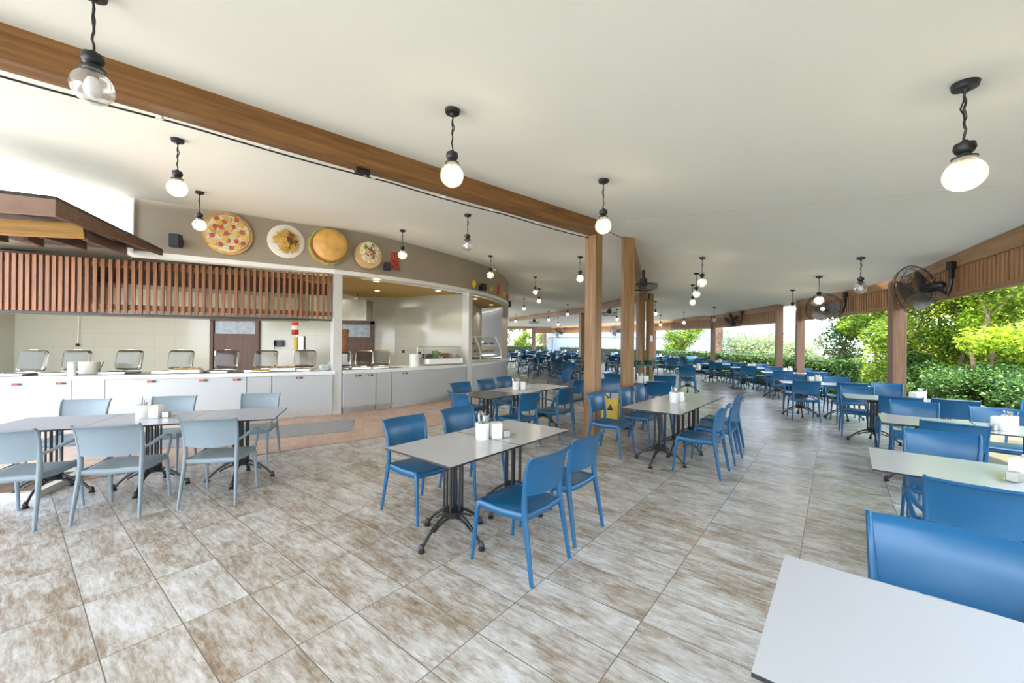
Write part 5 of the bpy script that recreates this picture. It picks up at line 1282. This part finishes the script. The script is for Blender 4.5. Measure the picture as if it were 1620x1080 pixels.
TR = [(1335, 14.5, 5.0, 1.5, 22000, 2, 'dark leafy tree filling the opening left of the fan post', .3, .06), (1385, 13, 5.2, 1.0, 9000, 1, 'slender leafy tree close behind the fan post, over the white railing', 1.3, .06),
      (1446, 11.5, 5.4, 1.5, 22000, 1, 'leafy green tree just right of the fan post', .1, .055), (1512, 10.5, 5.4, 1.3, 17000, 1, 'leafy tree left of the thin twin stems at right', .9, .055),
      (1560, 9.6, 5.4, 1.0, 9000, 0, 'bright green tree with thin twin stems at right', 1.3, .05), (1612, 10.2, 5.4, 1.5, 20000, 1, 'leafy tree at the right edge of the picture', .1, .055), (1700, 9.6, 5.2, 1.7, 8000, 1, 'leafy tree just beyond the right edge', .1, .07),
      (1470, 16, 6.5, 2.4, 16000, 4, 'sunlit yellow green tree behind the nearer ones, right of the fan post', .1, .09), (1590, 14.5, 6.5, 2.3, 16000, 4, 'sunlit yellow green tree behind the stems at right', .1, .085), (1395, 19, 6.0, 1.8, 9000, 0, 'bright tree behind the fan post, beyond the white railing', .2, .09),
      (1560, 21, 7.5, 3.6, 11000, 0, 'tall green tree farthest behind the right opening', .1, .12), (1480, 10.6, 1.1, 1.0, 9000, 2, 'low green shrub under the trees right of the fan post', 0, .05), (1590, 8.9, .8, .9, 9000, 2, 'low green shrub at the right edge behind the chairs', 0, .045), (1540, 9.3, .9, .8, 7000, 2, 'low green shrub around the foot of the twin stems', 0, .045)]
for px, Y, h, r, n, lf, lab, z0, sz in TR: tree((px - 810) / 640 * Y, Y, h, r, n, lf, lab, z0, sz, trunks=2 if 'stems at' in lab and n == 9000 else 1, kindn='shrub' if 'shrub' in lab else 'tree')
TF = [(1085, 30, 3.3, 1.9, 7000, 1, 'round green tree behind the hedge, left of the mid hedge post', .6, .09), (1170, 27, 1.9, 1.6, 5000, 3, 'low olive shrub behind the hedge near the net fence', .3, .09), (1215, 25, 1.8, 1.6, 5000, 3, 'low olive shrub before the net fence, left of the gap', .3, .09), (1262, 22, 1.7, 1.3, 4000, 3, 'low olive shrub seen in the open gap', .3, .08),
      (1010, 42, 2.9, 1.8, 4500, 3, 'distant olive tree behind the inner post pair', .4, .12), (975, 44, 2.3, 2.4, 4500, 1, 'distant green shrubbery between the first two posts', .2, .12), (905, 46, 2.6, 2.6, 4500, 3, 'distant olive tree left of the front post', .3, .12), (872, 45, 2.3, 2.2, 4000, 1, 'distant bright shrubs left of the front post', .1, .12), (826, 41, 2.3, 1.2, 4000, 1, 'yellow green shrub in the far left garden opening', .1, .1), (808, 46, 4.4, 1.9, 4500, 3, 'distant tree by the rounded wall end', .4, .12)]
for px, Y, h, r, n, lf, lab, z0, sz in TF: tree((px - 810) / 640 * Y, Y, h, r, n, lf, lab, z0, sz, kindn='shrub' if 'shrub' in lab else 'tree')
for x, y, wh in ((6.8, 1.2, 'right beside the camera'), (6.0, -2.4, 'behind and right of the camera'), (2.9, -5.2, 'straight behind the camera'), (8.6, 4.2, 'just past the right edge of the picture')): tree(x, y, 4.6, 1.5, 5000, 1, 'unseen leafy tree beyond the outer eave, ' + wh, .1, .1, group='trees outside the picture')  # unseen trees added to hold back sky light from the right and behind
# clipped hedge
m = MB(); HP = [OP['c'] + Vector((1.1, -.2, 0)), OP['d'] + Vector((1.1, .4, 0)), OP['e'] + Vector((1.0, 0, 0)), OP['f'] + Vector((1.2, 1.2, 0)), OP['f'] + Vector((-2.0, 6.0, 0)), OP['g'] + Vector((1.2, 2.6, 0)), OP['g'] + Vector((-6, 5, 0))]
HP = [(p.x, p.y) for p in HP]
e = empty('clipped_hedge', (HP[0][0], HP[0][1], -.05)); tag(e, 'long clipped dark green hedge along the outer posts', 'hedge')
lc = [(p[0] - HP[0][0], p[1] - HP[0][1]) for p in HP]
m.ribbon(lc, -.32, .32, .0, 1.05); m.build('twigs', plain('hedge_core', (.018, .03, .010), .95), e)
m = MB()
for (x0, y0), (x1, y1) in zip(lc, lc[1:]):
    L_ = math.hypot(x1 - x0, y1 - y0); dx_, dy_ = (x1 - x0) / L_, (y1 - y0) / L_
    for i in range(int(L_ * 900 * (1 if y0 < 10 else .45))):
        t = random.random() * L_; sN = random.uniform(-.4, .4); z = random.uniform(.05, 1.12)
        if abs(sN) < .33 and z < 1.03: sN = math.copysign(random.uniform(.33, .42), -1 if random.random() < .8 else 1)
        leaf(m, Vector((x0 + dx_ * t - dy_ * -sN * -1 * -1, y0 + dy_ * t + dx_ * sN * -1 * -1, z)), random.uniform(.03, .065))
for i in range(1500):
    leaf(m, Vector((lc[0][0] + random.uniform(-.42, .42), lc[0][1] - .02 - random.random() * .1, random.uniform(.02, 1.1))), .05)
m.build('foliage', LF[2], e)['kind'] = 'stuff'
# palms
def palm(x, y, h, label, nf=16, fl=1.7):
    e = empty('palm_tree', (x, y, -.05)); tag(e, label, 'palm tree', 'palms beyond the hedge')
    m = MB(); m.tube([(0, 0, z * h / 8) for z in range(9)], [.2 + .03 * (k % 2) for k in range(9)], 10); m.build('trunk', bark, e)
    m = MB()
    for i in range(nf):
        a = 6.283 * i / nf + random.uniform(-.2, .2); up = random.uniform(.1, .9); d = Vector((math.cos(a), math.sin(a), 0)); prev = None
        for k in range(12):
            t = k / 11; p = d * (fl * t) + Vector((0, 0, h + up * fl * t - 1.1 * fl * t * t)); sd_ = Vector((-d.y, d.x, 0)); wl = .45 * math.sin(math.pi * min(1, t + .12)) * fl / 1.7
            if k: 
                for s_ in (-1, 1): m.add([p, p + sd_ * (s_ * wl) + d * .2 + Vector((0, 0, -.12)), p + d * .07], [(0, 1, 2)])
    m.build('fronds', LF[1], e)
palm(at(1051, 570)[0] * 1.0 + 1.2, 27, 6.0, 'palm trunk rising left of the round green tree')
palm((1137 - 810) / 640 * 24, 24, 6.0, 'palm trunk right beside the mid hedge post')
palm((861 - 810) / 640 * 39, 39, 6.0, 'distant palm trunk right of the farthest outer post')
palm((830 - 810) / 640 * 43, 43, 2.9, 'palm with green fronds in the far left garden opening', 20, 1.5)
# net fence of the sports court
nm_ = bpy.data.materials.new('court_net'); nm_.use_nodes = True; t = nm_.node_tree; bs = t.nodes['Principled BSDF']; bs.inputs['Base Color'].default_value = (.5, .54, .62, 1); bs.inputs['Alpha'].default_value = .85  # net nearly opaque and grey-blue, to tone down the bright sky behind it
e = empty('net_fence', (9, 34, 0)); tag(e, 'tall pale net fence with thin posts behind the hedge', 'fence')
m = MB(); m.box((5, 0, 4.5), (22, .01, 9)); m.build('net', nm_, e)
m = MB()
for i in range(9): m.tube([(-5.5 + i * 2.6, -.06, 0), (-5.5 + i * 2.6, -.06, 9)], .05, 6)
m.build('fence_posts', plain('fence_metal', (.35, .38, .40), .5), e)
m = MB()
for z in (1.9, 2.35, 5.6): m.tube([(-6, -.06, z), (16, -.06, z)], .04, 6)
m.build('rails', MATS['fence_metal'], e)
# white railing between the near trees
e = empty('garden_railing', ((1380 - 810) / 640 * 15, 15, -.05), R(-20)); tag(e, 'white garden railing glimpsed under the trees left of the fan post', 'railing')
m = MB(); m.tube([(-1.3, 0, 1.15), (1.6, 0, 1.15)], .03, 8); m.build('handrail', china, e)
m = MB()
for i in range(9): m.tube([(-1.3 + i * .36, 0, 0), (-1.3 + i * .36, 0, 1.15)], .022, 6)
m.build('balusters', china, e)
